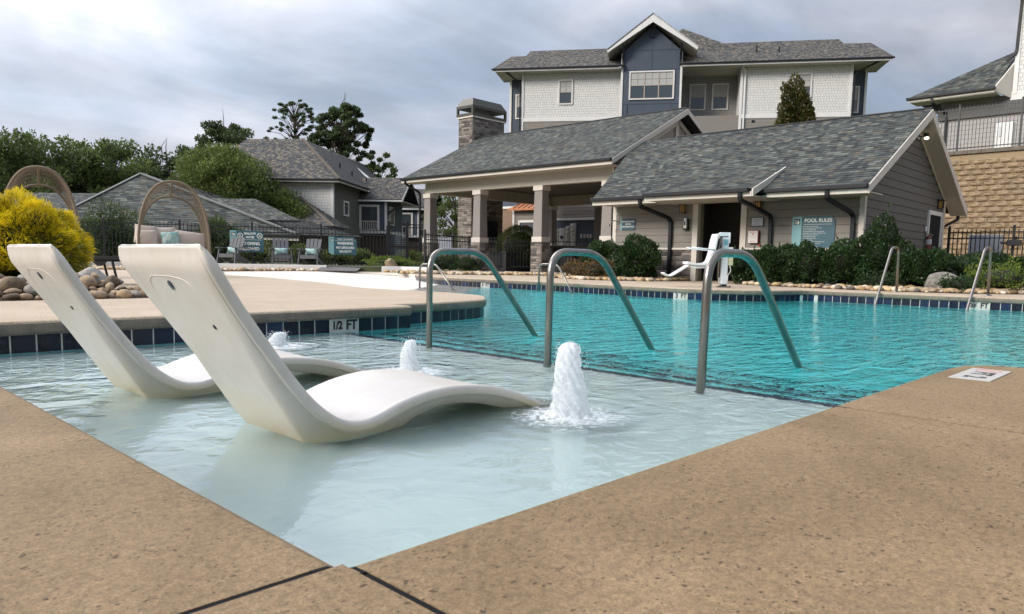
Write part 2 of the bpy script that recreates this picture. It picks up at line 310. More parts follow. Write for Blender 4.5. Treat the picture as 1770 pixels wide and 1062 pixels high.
M['twig'] = flatmat('shaded_core', (0.012, 0.016, 0.008), 0.95)  # near-black colour of the filler balls, painting the shade inside shrubs
def shake(name, c):
    m = bpy.data.materials.new(name); m.use_nodes = True; t = m.node_tree; p = t.nodes['Principled BSDF']
    tcn = t.nodes.new('ShaderNodeTexCoord'); s = nd(t, 'ShaderNodeSeparateXYZ'); t.links.new(tcn.outputs['Object'], s.inputs[0])
    cb = nd(t, 'ShaderNodeCombineXYZ'); t.links.new(mth(t, 'ADD', s.outputs[0], s.outputs[1]), cb.inputs[0]); t.links.new(s.outputs[2], cb.inputs[1])
    b = nd(t, 'ShaderNodeTexBrick', offset=0.5, squash=0.8, squash_frequency=3); t.links.new(cb.outputs[0], b.inputs['Vector'])
    b.inputs['Color1'].default_value = (*c, 1); b.inputs['Color2'].default_value = (*[q * .9 for q in c], 1); b.inputs['Mortar'].default_value = (*[q * .5 for q in c], 1)
    b.inputs['Scale'].default_value = 1; b.inputs['Mortar Size'].default_value = 0.009; b.inputs['Brick Width'].default_value = 0.19; b.inputs['Row Height'].default_value = 0.17
    bp = nd(t, 'ShaderNodeBump'); bp.inputs['Strength'].default_value = 0.6; bp.inputs['Distance'].default_value = 0.01; bp.invert = True
    t.links.new(b.outputs['Fac'], bp.inputs['Height']); t.links.new(bp.outputs[0], p.inputs['Normal']); t.links.new(b.outputs['Color'], p.inputs['Base Color']); p.inputs['Roughness'].default_value = .8
    return m
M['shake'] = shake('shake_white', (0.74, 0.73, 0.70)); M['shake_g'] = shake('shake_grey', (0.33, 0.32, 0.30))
def water_mat():
    m = bpy.data.materials.new('pool_water'); m.use_nodes = True; t = m.node_tree
    for n in list(t.nodes): t.nodes.remove(n)
    g = t.nodes.new('ShaderNodeNewGeometry'); co = g.outputs['Position']
    rf = nd(t, 'ShaderNodeBsdfRefraction'); rf.inputs['IOR'].default_value = 1.33; rf.inputs['Roughness'].default_value = 0.0; rf.inputs['Color'].default_value = (1, 1, 1, 1)
    gs = nd(t, 'ShaderNodeBsdfGlossy'); gs.inputs['Roughness'].default_value = 0.02; gs.inputs['Color'].default_value = (1, 1, 1, 1)
    fr = nd(t, 'ShaderNodeFresnel'); fr.inputs['IOR'].default_value = 1.33
    s = nd(t, 'ShaderNodeSeparateXYZ'); t.links.new(co, s.inputs[0])
    # ripples: broad slow swell on the ledge, finer chop on the deep side
    a = nd(t, 'ShaderNodeTexNoise', i_Scale=2.6, i_Detail=2.0, i_Roughness=0.45, i_Distortion=0.8); t.links.new(co, a.inputs['Vector'])
    b = nd(t, 'ShaderNodeTexNoise', i_Scale=7.5, i_Detail=2.5, i_Roughness=0.5, i_Distortion=1.1); t.links.new(co, b.inputs['Vector'])
    mpn = t.nodes.new('ShaderNodeMapping'); mpn.inputs['Rotation'].default_value = (0, 0, R(46)); mpn.inputs['Scale'].default_value = (0.55, 1.6, 1); t.links.new(co, mpn.inputs[0])
    mpn.vector_type = 'POINT'
    c = nd(t, 'ShaderNodeTexNoise', i_Scale=4.6, i_Detail=3.0, i_Roughness=0.55, i_Distortion=0.7); t.links.new(mpn.outputs[0], c.inputs['Vector'])
    far = ramp(t, mth(t, 'MULTIPLY', s.outputs[0], 0.1), [(0.33, 0.0), (0.55, 1.0)])
    h = mth(t, 'ADD', mth(t, 'MULTIPLY', a.outputs[0], 0.024), mth(t, 'MULTIPLY', b.outputs[0], 0.0125))
    # chop where the fountain jets fall
    dm = None
    for (jx, jy) in ((2.5, 2.06), (2.77, 3.53), (2.79, 5.16)):
        vd = nd(t, 'ShaderNodeVectorMath', operation='DISTANCE'); t.links.new(co, vd.inputs[0]); vd.inputs[1].default_value = (jx, jy, -0.215)
        dm = vd.outputs['Value'] if dm is None else mth(t, 'MINIMUM', dm, vd.outputs['Value'])
    near = ramp(t, dm, [(0.08, 1.0), (0.75, 0.0)])
    wv = mth(t, 'MULTIPLY', mth(t, 'SINE', mth(t, 'MULTIPLY', dm, 42.0)), mth(t, 'MULTIPLY', near, 0.0035))
    ch = nd(t, 'ShaderNodeTexNoise', i_Scale=22.0, i_Detail=3.0); t.links.new(co, ch.inputs['Vector'])
    h = mth(t, 'ADD', h, mth(t, 'ADD', wv, mth(t, 'MULTIPLY', ch.outputs[0], mth(t, 'MULTIPLY', near, 0.009))))
    h2 = mth(t, 'ADD', mth(t, 'MULTIPLY', c.outputs[0], 0.058), mth(t, 'MULTIPLY', b.outputs[0], 0.006))
    vq = nd(t, 'ShaderNodeVectorMath', operation='DISTANCE'); t.links.new(co, vq.inputs[0]); vq.inputs[1].default_value = (1.2, 1.5, -0.215)
    calm = ramp(t, mth(t, 'MULTIPLY', vq.outputs['Value'], 0.2), [(0.12, 0.26), (0.50, 1.0)])   # the sheltered corner lies calmer
    h = mth(t, 'MULTIPLY', h, calm)
    hh = mth(t, 'ADD', mth(t, 'MULTIPLY', h, mth(t, 'SUBTRACT', 1.0, far)), mth(t, 'MULTIPLY', h2, far))
    bp = nd(t, 'ShaderNodeBump'); bp.inputs['Strength'].default_value = 1.0; bp.inputs['Distance'].default_value = 1.0; t.links.new(hh, bp.inputs['Height'])
    for q in (rf, gs, fr): t.links.new(bp.outputs[0], q.inputs['Normal'])
    x = t.nodes.new('ShaderNodeMixShader'); t.links.new(fr.outputs[0], x.inputs[0]); t.links.new(rf.outputs[0], x.inputs[1]); t.links.new(gs.outputs[0], x.inputs[2])
    va = nd(t, 'ShaderNodeVolumeAbsorption'); va.inputs['Color'].default_value = (0.0, 0.975, 0.965, 1); va.inputs['Density'].default_value = 0.68
    o = t.nodes.new('ShaderNodeOutputMaterial'); t.links.new(x.outputs[0], o.inputs[0]); t.links.new(va.outputs[0], o.inputs[1])
    return m
M['water'] = water_mat()
M['foam'] = pm('foam', (0.80, 0.83, 0.85), 0.45, var=0.06, scale=40, bump=0.5, bscale=55)
def soften(m):
    t = m.node_tree; p = t.nodes['Principled BSDF']; out = t.nodes['Material Output']; tl = t.nodes.new('ShaderNodeBsdfTranslucent'); tl.inputs[0].default_value = (.9, .93, .95, 1)
    tr = t.nodes.new('ShaderNodeBsdfTransparent'); x = t.nodes.new('ShaderNodeMixShader'); x.inputs[0].default_value = .45; t.links.new(p.outputs[0], x.inputs[1]); t.links.new(tl.outputs[0], x.inputs[2])
    lw = t.nodes.new('ShaderNodeLayerWeight'); lw.inputs[0].default_value = .35; c = t.nodes.new('ShaderNodeTexCoord'); n = nd(t, 'ShaderNodeTexNoise', i_Scale=70.0, i_Detail=4.0); t.links.new(c.outputs['Object'], n.inputs['Vector'])
    a = mth(t, 'MULTIPLY', mth(t, 'MULTIPLY', lw.outputs['Facing'], ramp(t, n.outputs[0], [(.4, .1), (.6, 1.0)])), .8)
    y = t.nodes.new('ShaderNodeMixShader'); t.links.new(a, y.inputs[0]); t.links.new(x.outputs[0], y.inputs[1]); t.links.new(tr.outputs[0], y.inputs[2]); t.links.new(y.outputs[0], out.inputs[0])
soften(M['foam'])
def froth():
    m = pm('froth', (.82, .86, .88), .5, var=.05, scale=20); t = m.node_tree; out = t.nodes['Material Output']; p = t.nodes['Principled BSDF']
    c = t.nodes.new('ShaderNodeTexCoord'); ln = nd(t, 'ShaderNodeVectorMath', operation='LENGTH'); t.links.new(c.outputs['Object'], ln.inputs[0])
    n = nd(t, 'ShaderNodeTexNoise', i_Scale=38.0, i_Detail=6.0, i_Roughness=.7); t.links.new(c.outputs['Object'], n.inputs['Vector'])
    a = ramp(t, mth(t, 'SUBTRACT', n.outputs[0], mth(t, 'MULTIPLY', ln.outputs['Value'], 1.35)), [(.16, 0.0), (.42, .85)])
    x = t.nodes.new('ShaderNodeMixShader'); tr = t.nodes.new('ShaderNodeBsdfTransparent'); t.links.new(a, x.inputs[0]); t.links.new(tr.outputs[0], x.inputs[1]); t.links.new(p.outputs[0], x.inputs[2]); t.links.new(x.outputs[0], out.inputs[0]); return m
M['froth'] = froth()
LM = {}
LM['dark'] = leafmat('shrub_leaves', [(0.015, 0.036, 0.012), (0.032, 0.066, 0.02), (0.02, 0.046, 0.016), (0.06, 0.105, 0.028)], 0.42, 3)
LM['tree'] = leafmat('tree_leaves', [(0.065, 0.10, 0.035), (0.12, 0.165, 0.05), (0.09, 0.13, 0.04), (0.19, 0.225, 0.07)], 0.5, .5, .45)
LM['tree_d'] = leafmat('dark_leaves', [(0.045, 0.075, 0.032), (0.08, 0.115, 0.045), (0.06, 0.09, 0.038), (0.13, 0.16, 0.055)], 0.5, .5, .4)
LM['light'] = leafmat('willow_leaves', [(0.065, 0.105, 0.026), (0.135, 0.18, 0.045), (0.095, 0.14, 0.035), (0.23, 0.265, 0.07)], 0.5, .8, .4)
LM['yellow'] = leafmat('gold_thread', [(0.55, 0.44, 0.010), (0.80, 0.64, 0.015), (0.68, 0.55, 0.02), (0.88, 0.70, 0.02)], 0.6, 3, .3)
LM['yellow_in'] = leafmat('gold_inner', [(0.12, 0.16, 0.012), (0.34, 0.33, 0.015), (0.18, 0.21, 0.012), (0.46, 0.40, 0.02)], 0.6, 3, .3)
LM['red'] = leafmat('nandina_leaves', [(0.20, 0.05, 0.025), (0.05, 0.07, 0.02), (0.16, 0.09, 0.03), (0.035, 0.06, 0.018)], 0.5, 5)
LM['mag'] = leafmat('magnolia_leaves', [(0.02, 0.04, 0.012), (0.10, 0.075, 0.02), (0.045, 0.06, 0.015), (0.14, 0.10, 0.03)], 0.35, 2)
LM['lime'] = leafmat('bright_shrub', [(0.05, 0.11, 0.02), (0.14, 0.20, 0.02), (0.07, 0.12, 0.02), (0.22, 0.24, 0.03)], 0.5, 4)
M['trim_b'] = pm('beam_cream', (0.42, 0.40, 0.345), 0.7, var=0.05, scale=2); M['gable'] = pm('gable_grey', (0.33, 0.31, 0.285), 0.75, var=0.05, scale=2)
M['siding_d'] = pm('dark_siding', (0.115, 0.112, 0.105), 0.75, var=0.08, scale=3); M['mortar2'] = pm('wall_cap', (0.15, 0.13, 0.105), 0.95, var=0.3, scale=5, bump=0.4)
M['lap_shadow'] = flatmat('lap_shadow_backing', (0.05, 0.046, 0.042), 0.9)  # dark backing colour puts shadow lines into the gaps between boards
# ---------------------------------------------------------------- pool outline
def fillet(pts):
    out = []; n = len(pts)
    for i, (x, y, r) in enumerate(pts):
        p = Vector((x, y)); a = Vector(pts[i - 1][:2]) - p; b = Vector(pts[(i + 1) % n][:2]) - p
        if r <= 0: out.append((x, y)); continue
        la, lb = a.length, b.length; a.normalize(); b.normalize(); ang = a.angle(b)
        d = min(r / math.tan(ang / 2), la * .48, lb * .48)
        p0 = p + a * d; p1 = p + b * d; k = 7
        for j in range(k + 1):
            t = j / k; q = p0 * (1 - t) ** 2 + p * 2 * t * (1 - t) + p1 * t * t; out.append((q.x, q.y))
    return out
OUTL = fillet([(.614, .945, .012), (4.28, .945, .35), (4.28, -8, 0), (14.65, -8, 0), (14.65, 6.0, .5), (13.35, 6.3, 1.2), (12.6, 7.3, 1.6), (12.78, 9.2, 4), (13.06, 11.6, 5), (12.98, 14.0, 5), (13.15, 15.6, 3), (14.0, 17.6, 3), (15.3, 19.6, 2), (15.0, 21.2, 1), (12.9, 22.1, 2), (9.7, 21, 2), (8.3, 17.9, 4), (8.1, 15.2, 5), (7.5, 12.2, 4), (6.75, 9.7, 2), (7.02, 8.2, 1.5), (6.9, 7.2, 1.0), (6.2, 6.42, .8), (5.3, 6.2, 1.5), (4.64, 6.2, 0), (4.64, 5.85, .07), (.614, 5.85, .012)])
def offset(pts, d):   # outward (right-hand side of a counter-clockwise loop)
    out = []; n = len(pts)
    for i in range(n):
        p = Vector(pts[i]); a = (p - Vector(pts[i - 1])); b = (Vector(pts[(i + 1) % n]) - p)
        if a.length < 1e-6: a = b
        if b.length < 1e-6: b = a
        a.normalize(); b.normalize(); na = Vector((a.y, -a.x)); nb_ = Vector((b.y, -b.x)); m = (na + nb_)
        if m.length < 1e-6: m = na
        m.normalize(); s = d / max(.35, m.dot(na)); out.append((p.x + m.x * s, p.y + m.y * s))
    return out
NO = len(OUTL)
def near(pt): return min(range(NO), key=lambda i: (OUTL[i][0] - pt[0]) ** 2 + (OUTL[i][1] - pt[1]) ** 2)
def flat(name, poly, z, mat, holes=(), parent=None, thick=0):
    loops = [[Vector((x, y, 0)) for x, y in poly]] + [[Vector((x, y, 0)) for x, y in h] for h in holes]
    tri = tessellate_polygon(loops); V = [p for l in loops for p in l]; m = MB()
    fs = []
    for a, b, c in tri:
        nz = (V[b] - V[a]).cross(V[c] - V[a]).z
        fs.append((a, b, c) if nz > 0 else (a, c, b))
    m.add([(p.x, p.y, z) for p in V], fs)
    if thick:
        for l in loops:
            k = len(l)
            for i in range(k):
                p, q = l[i], l[(i + 1) % k]; m.quad((p.x, p.y, z - thick), (q.x, q.y, z - thick), (q.x, q.y, z), (p.x, p.y, z))
    return ST(name, m, mat, parent)
E5 = offset(OUTL, .05); iC = near((4.28, -8)); iD = near((14.65, -8)); iI = near((.614, 5.85))
# near slabs round the ledge corner, split by the open joints
g = .006; X0, Y0 = .614, .945
iA = 0; cw = [OUTL[i] for i in range(0, iC + 1)]
near_edge = [p for p in E5[:iC + 1]]
ST_near = []
def slab(poly): return flat('deck_slab', poly, 0, M['deck_near'], thick=.12)
slab([(-8, Y0 + g), (X0 - .05, Y0 + g), (X0 - .05, 5.8), (-8, 5.8)])
slab([(-8, -8), (X0 - g, -8), (X0 - g, Y0 - .05), (X0 - g, Y0 - g), (-8, Y0 - g)])
slab([(X0 + g, -8), (2.516, -8), (2.516, Y0 - .05), (X0 + g, Y0 - .05)])
bc = [p for p in E5[:iC + 1] if p[0] > 2.6 and p[1] < Y0]
slab([(2.526, -8), (4.23, -8)] + list(reversed(bc[:-1])) + [(2.526, Y0 - .05)])
flat('slab_bedding', [(-8, -8), (4.22, -8), (4.22, .6), (3.9, .888), (X0 - .056, .888), (X0 - .056, 5.8), (-8, 5.8)], -.0015, M['joint'])
m = MB()
jp = [(.056, .0009), (.026, -.0002), (.0115, -.0062), (.0022, -.0195), (-.0009, -.045), (.002, -.0755), (.011, -.091), (.054, -.09)]
m.ext([(X0 - d, Y0 - g * .9, z) for d, z in jp], (0, g * 1.8, 0)); m.ext([(X0 - g * .6, Y0 - d, z) for d, z in jp], (g * 1.2, 0, 0)); m.ext([(2.517, Y0 - d, z) for d, z in jp], (.008, 0, 0)); ST('joint_sealant', m, M['joint'])
# the rest of the deck: left apron, island and far side in one sheet
back = [E5[i] for i in range(iI + 1 if OUTL[iI][0] < .62 and OUTL[iI][1] < 5.849 else iI, iD - 1, -1)]
back = [p for p in back if not (p[0] < .5)]
big = [(-8, 5.804), (X0 - .055, 5.804), (X0 - .055, 5.9)] + back + [(33, -8.05), (33, 31), (-8, 31)]
flat('pool_deck', big, 0, M['deck'])
gh = [(-8, -8), (33, -8), (33, 31), (-8, 31)]
flat('ground', [(-1500, -1500), (1500, -1500), (1500, 1500), (-1500, 1500)], -.03, M['grass'], [gh])
# coping nose all round
prof = [(.052, 0), (.026, -.001), (.012, -.007), (.003, -.02), (0, -.045), (.003, -.075), (.012, -.09), (.035, -.097)]
def nose(name, i0, i1, mats, brk=None):
    rows = []
    for d, z in prof:
        o = offset(OUTL, d); rows.append([(o[i % NO][0], o[i % NO][1], z) for i in range(i0, i1 + 1)])
    m = MB()
    for r in range(len(rows) - 1):
        m.k = 0 if r < 3 else 1; m.grid([rows[r + 1], rows[r]])
    return ST(name, m, mats, smooth=True)
nose('coping', iI, NO, [M['deck_near'], M['nose']])          # left edge of the ledge
nose('coping', 0, iC, [M['deck_near'], M['nose']])
iB0 = near((14.2, 18.0)); iB1 = near((6.75, 9.7))
nose('coping', iD, iB0, [M['deck'], M['nose']])
nose('coping', iB1, iI, [M['deck'], M['nose']])
nose('beach_edge', iB0, iB1, [M['deck'], M['beach']])
# pool shell
WL = offset(OUTL, .034); WB = offset(OUTL, .06)
m = MB()
for i in range(NO):
    p, q = WL[i], WL[(i + 1) % NO]
    m.k = 1; m.quad((q[0], q[1], -.09), (p[0], p[1], -.09), (p[0], p[1], -.27), (q[0], q[1], -.27))
    m.k = 0; m.quad((q[0], q[1], -.27), (p[0], p[1], -.27), (p[0], p[1], -1.5), (q[0], q[1], -1.5))
def fl(x, y):
    dist = (x - 7) * -.639 + (y - 10.4) * .769
    if dist > -1.3 and y > 8: return min(-.003, -.215 + dist * .043)
    if dist > -2.6 and y > 6.4: return min(-.27, -.27 - (-1.3 - dist) * .68)
    return -1.15
xs = [3.6 + .3 * i for i in range(41)]; ys = [-8.5 + .3 * i for i in range(104)]
m.k = 0; k0 = len(m.m); m.grid([[(x, y, fl(x, y)) for x in xs] for y in ys])
for i in range(len(ys) - 1):
    for j in range(len(xs) - 1):
        if fl(xs[j], ys[i]) > -.30 and ys[i] > 7.5: m.m[k0 + i * (len(xs) - 1) + j] = 2
bx = .008
m.k = 3; m.box(.5, 3.9, .8, 6.0, -1.3, -.37); m.k = 0; m.box(3.9, 4.32, .62, 6.4, -1.3, -.62); m.box(4.32, 4.74, .62, 6.4, -1.3, -.88); m.box(4.74, 5.16, .62, 6.4, -1.3, -1.05)
pool = ST('pool_shell', m, [M['plaster'], M['grout'], M['beach'], pm('ledge_plaster', (.88, .85, .82), .7, var=.04, scale=2, objco=False)])
m = MB()
for x, z in ((3.9, -.37), (4.32, -.62), (4.74, -.88), (5.16, -1.05)):
    m.box(x - .09, x + .003, .62 if x > 4 else .95, 5.88 if x < 4.6 else 6.2, z - .05, z + .004)
mk('step_edge_tiles', m, M['tile_b'], pool)
# waterline tiles, one by one
tm = {}
for k in 'abcw':
    q = MB(); q.box(-.0725, .0725, -.008, .003, -.155, 0)
    tm[k] = mesh_of('tile', q, M['tile_' + k])
def along(i0, i1, step):
    P = [Vector(WL[i % NO]) for i in range(i0, i1 + 1)]; acc = 0; nxt = step / 2; out = []
    for a, b in zip(P[:-1], P[1:]):
        L = (b - a).length
        if L < 1e-7: continue
        while acc + L >= nxt:
            t = (nxt - acc) / L; q = a.lerp(b, t); d = (b - a) / L; out.append((q.x, q.y, math.atan2(d.y, d.x))); nxt += step
        acc += L
    return out
marks = {'isl': [3.76, 'isl'], }
MK = []
def tiles(i0, i1, pats, seed, filt=None):
    r = random.Random(seed); last = 'a'
    T_ = along(i0, i1, .1545)
    for j, (x, y, a) in enumerate(T_):
        if filt and not filt(x, y): continue
        k = r.choice(pats) if r.random() < .6 else last; last = k
        mark = None
        for (mx, my, s) in MARKS:
            if (x - mx) ** 2 + (y - my) ** 2 < .0785 ** 2: mark = s
        # inward normal = left of travel
        loc = (x + math.sin(a) * .0, y, -.0985)
        o = inst('tile', tm['w' if mark else k], pool, loc, (0, 0, a))
        if mark: MK.append((o, mark, x, y, a))
MARKS = []
isl = along(near((4.64, 6.2)) + 1, iI, .1545)
for fx, s in ((3.90, 'FT'), (3.745, '1/2')):
    q = min([t for t in along(near((4.64, 5.9)), iI, .1545)], key=lambda t: abs(t[0] - fx)); MARKS.append((q[0], q[1], s))
far_t = along(iD, iB0, .1545)
for (fx, fy), s in (((12.6, 7.72), 'FT'), ((12.6, 7.87), '3'), ((14.65, 3.03), 'FT'), ((14.65, 3.18), '3½'), ((13, 13.45), 'FT'), ((13, 13.6), '½')):
    q = min(far_t, key=lambda t: (t[0] - fx) ** 2 + (t[1] - fy) ** 2); MARKS.append((q[0], q[1], s))
tiles(iD, iB0, 'aabab', 3, lambda x, y: y > .6)
tiles(near((6.9, 8.0)), near((4.64, 6.2)), 'aabb', 5)
tiles(near((4.64, 5.9)), iI, 'aaaabc', 6)
for o, s, x, y, a in MK:
    n = (-math.sin(a), math.cos(a)); sz = {'FT': .125, '3': .14, '1/2': .10, '3½': .10, '½': .11}[s]
    # letters stand on the tile face, readable from the water
    text('depth_lettering', s, sz, (x + n[0] * .0055, y + n[1] * .0055, -.157), (R(90), 0, a + math.pi), M['black'], pool, ext=.001, sx=.85 if s != 'FT' else .9, off=.005)
# water body
top = WB; loops = [[Vector((x, y, 0)) for x, y in top]]; tri = tessellate_polygon(loops); m = MB()
def up(a, b, c):
    V = loops[0]; return (a, b, c) if (V[b] - V[a]).cross(V[c] - V[a]).z > 0 else (a, c, b)
m.v = [(x, y, -.215) for x, y in top] + [(x, y, -1.45) for x, y in top]
m.f = [up(*t) for t in tri] + [tuple(i + NO for i in reversed(up(*t))) for t in tri] + [(i, i + NO, (i + 1) % NO + NO, (i + 1) % NO) for i in range(NO)]
m.m = [0] * len(m.f)
ST('pool_water', m, M['water'])
# depth marker set into the near right deck
dm = T('deck_marker', 'white deck marker plate set in the tan coping at right, NO DIVING symbol and depth', 'sign', (3.55, .685, .001))
q = MB(); q.box(3.575, 3.995, .69, .845, .0005, .004); mk('plate', q, M['tile_w'], dm)
for s, x, w_ in (('2', 3.66, .12), ('FT', 3.80, .13)): text('lettering', s, .11, (x, .768, .0045), (0, 0, R(180)), M['black'], dm, ext=.0004, off=.004)
red = flatmat('red_print', (.45, .03, .02), .5)
q = MB(); q.tube([(3.93 + .04 * math.cos(t * .3927), .768 + .05 * math.sin(t * .3927), .003) for t in range(17)], .002, 5); q.beam((3.90, .73, .0045), (3.96, .81, .0045), .003, .001); mk('symbol', q, red, dm)
# raised terrace behind the kerb, ramp, kerbs, beds
ter = [(3, 26.9), (10.3, 25.45), (14.0, 22.45), (14.75, 21.9), (15.9, 20.9), (16.3, 19.7), (17.0, 21.0), (18.9, 25.8), (20.5, 30.9), (60, 90), (-30, 110), (-60, 30), (-8, 29)]
flat('terrace', ter, .17, M['grass'], thick=.2)
flat('terrace_walk', [(9.0, 26.6), (10.4, 25.6), (14.1, 22.6), (15.2, 23.1), (12.8, 25.9), (10.0, 27.4)], .176, M['deck'])
def kerb(pts, label, zt=.2):
    q = MB()
    for a, b in zip(pts[:-1], pts[1:]): q.beam((a[0], a[1], zt - .1), (b[0], b[1], zt - .1), .14, .2)
    o = mk('kerb', q, M['trim_w'], bevel=.01); o['kind'] = 'structure'
kerb([(4, 26.6), (10.3, 25.4), (13.95, 22.4)], ''); kerb([(15.3, 21.1), (15.85, 20.7), (16.25, 19.55)], '')
ast = pm('asphalt', (.13, .12, .12), .9, var=.2, scale=4, bump=.4)
flat('ramp', [(13.3, 22.0), (14.3, 21.3), (16.5, 22.6), (15.2, 23.9), (14.0, 22.7)], .012, ast)
q = MB(); q.quad((13.35, 22.1, .02), (14.45, 21.35, .02), (15.15, 21.95, .19), (13.98, 22.65, .19)); ST('ramp_surface', q, ast)
def pebbles(name, poly, n, s0, s1, z, mat=None, seed=1):
    r = random.Random(seed); q = MB(); xs = [p[0] for p in poly]; ys = [p[1] for p in poly]; k = 0
    def inside(x, y):
        c = False; j = len(poly) - 1
        for i in range(len(poly)):
            if (poly[i][1] > y) != (poly[j][1] > y) and x < (poly[j][0] - poly[i][0]) * (y - poly[i][1]) / (poly[j][1] - poly[i][1]) + poly[i][0]: c = not c
            j = i
        return c
    while k < n:
        x = r.uniform(min(xs), max(xs)); y = r.uniform(min(ys), max(ys))
        if not inside(x, y): continue
        s = r.uniform(s0, s1); k += 1; o = len(q.v)
        q.ball((x, y, z + s * .18), (s * .6, s * r.uniform(.35, .55), s * r.uniform(.22, .38)), 7, 5); a = r.uniform(0, 3.14); ca, sa = math.cos(a), math.sin(a)
        for i in range(o, len(q.v)):
            vx, vy, vz = q.v[i]; dx, dy = vx - x, vy - y; q.v[i] = (x + dx * ca - dy * sa, y + dx * sa + dy * ca, vz + r.uniform(-.01, .01) * s * 3)
    o = mk(name, q, mat or M['pebble'], smooth=True); o['kind'] = 'stuff'; return o
bedA = [(3.5, 26.2), (10.2, 25.3), (13.9, 22.3), (13.1, 21.95), (12.7, 22.4), (9.6, 21.6), (9.2, 23.0), (3.5, 24.5)]
bedB = [(15.2, 21.0), (15.7, 20.5), (16.2, 19.4), (20.0, 17.4), (19.4, 15.9), (15.4, 17.6), (14.9, 19.6), (15.5, 20.3)]
bedC = [(18.4, 12.9), (18.3, 10.9), (16.2, 10.8), (15.4, 12.3), (16.2, 14.2), (18.1, 14.6)]
bedD = [(18.2, 8.7), (18.3, 6.2), (26.0, 5.6), (26.0, 1.2), (18.2, 2.2), (16.0, 3.5), (15.6, 5.0), (16.1, 7.6), (17.0, 8.9)]
for i, (b, n) in enumerate(((bedA, 420), (bedB, 420), (bedC, 300), (bedD, 900))):
    flat('planting_bed', b, .006, M['soil']); pebbles('loose_stones', b, n * 3, .05, .19, .008, seed=i)
# rock bed by the gold shrubs
bedE = [(-2.5, 8.35), (1.66, 8.32), (2.3, 8.36), (3.0, 8.3), (3.6, 8.75), (3.75, 9.6), (3.2, 11.0), (2.4, 12.3), (-2.5, 12.5)]
flat('planting_bed', bedE, .006, M['soil'])
def rock_mesh(seed, mat, n=10, mrows=7, rough=.16):
    r = random.Random(seed); q = MB(); q.ball((0, 0, 0), .5, n, mrows)
    ph = [Vector((r.uniform(-1, 1), r.uniform(-1, 1), r.uniform(-1, 1))) for _ in range(7)]
    def f(v):
        v = Vector(v); s = 1
        for k, p in enumerate(ph): s += rough * .5 * math.sin(v.dot(p) * 5 + k * 2)
        return s
    q.v = [tuple(Vector(v) * f(v)) for v in q.v]
    pl = [(Vector((r.uniform(-1, 1), r.uniform(-1, 1), r.uniform(-.6, 1))).normalized(), r.uniform(.33, .44)) for _ in range(7)]
    def cut(v):
        v = Vector(v)
        for nrm, d in pl:
            e = v.dot(nrm) - d
            if e > 0: v -= nrm * e * .85
        return tuple(v)
    q.v = [cut(v) for v in q.v]
    return mesh_of('rock', q, mat, True)
RM = [rock_mesh(i, M['rock'] if i else M['rock_g']) for i in range(6)]
r = random.Random(11); GR = 'river rocks edging the bed under the gold shrubs'; n = 0
spots = []
for row in range(6):
    x = -0.6 + row * .07
    while x < 3.7:
        s = r.choice((.09, .12, .15, .19, .25)) * r.uniform(.85, 1.1); y = 8.40 + row * .16 + r.uniform(-.04, .04) + max(0, x - 2.9) * .7
        if x > 2.9 and row > 2: break
        spots.append((x + s * .4, y, s, row)); x += s * .80
for i, (x, y, s, row) in enumerate(spots):
    h = s * r.uniform(.42, .7)
    mi = r.randrange(6); o = link('rock', RM[mi]); o.location = (x, y, h * .42 + (.03 * row)); o.rotation_euler = (r.uniform(-.2, .2), r.uniform(-.2, .2), r.uniform(0, 6.28)); o.scale = (s, s * r.uniform(.65, .85), h)
    tag(o, ('small ' if s < .13 else ('large ' if s > .2 else 'mid sized ')) + ('grey' if mi == 0 else 'brown') + ' rounded rock ' + ('on the deck edge of the bed' if row == 0 else ('in the middle rows of the bed' if row < 3 else 'at the back of the bed')) + (' under the gold shrubs' if x < 1.7 else (' between the two headrests' if x < 2.9 else ' behind the nearer headrest')), 'rock', GR)
def boulder(loc, sc, rot, mat, label, seed):
    o = link('boulder', rock_mesh(seed, mat, 18, 13, .13)); o.location = loc; o.scale = sc; o.rotation_euler = rot; tag(o, label, 'boulder')
boulder((2.75, 9.35, .14), (.75, .42, .34), (0, .22, .9), M['rock_g'], 'pale grey slanting boulder between the gold shrub and the black lounge chair', 41)
boulder((17.35, 4.35, .17), (.75, .5, .48), (0, .1, 2.2), M['rock_g'], 'large pale angular boulder in the pebble bed behind the two right ladders', 42)
boulder((15.75, 21.2, .26), (.5, .42, .42), (.3, 0, .3), M['rock'], 'brown boulder at the foot of the gate posts beside the ramp', 43)
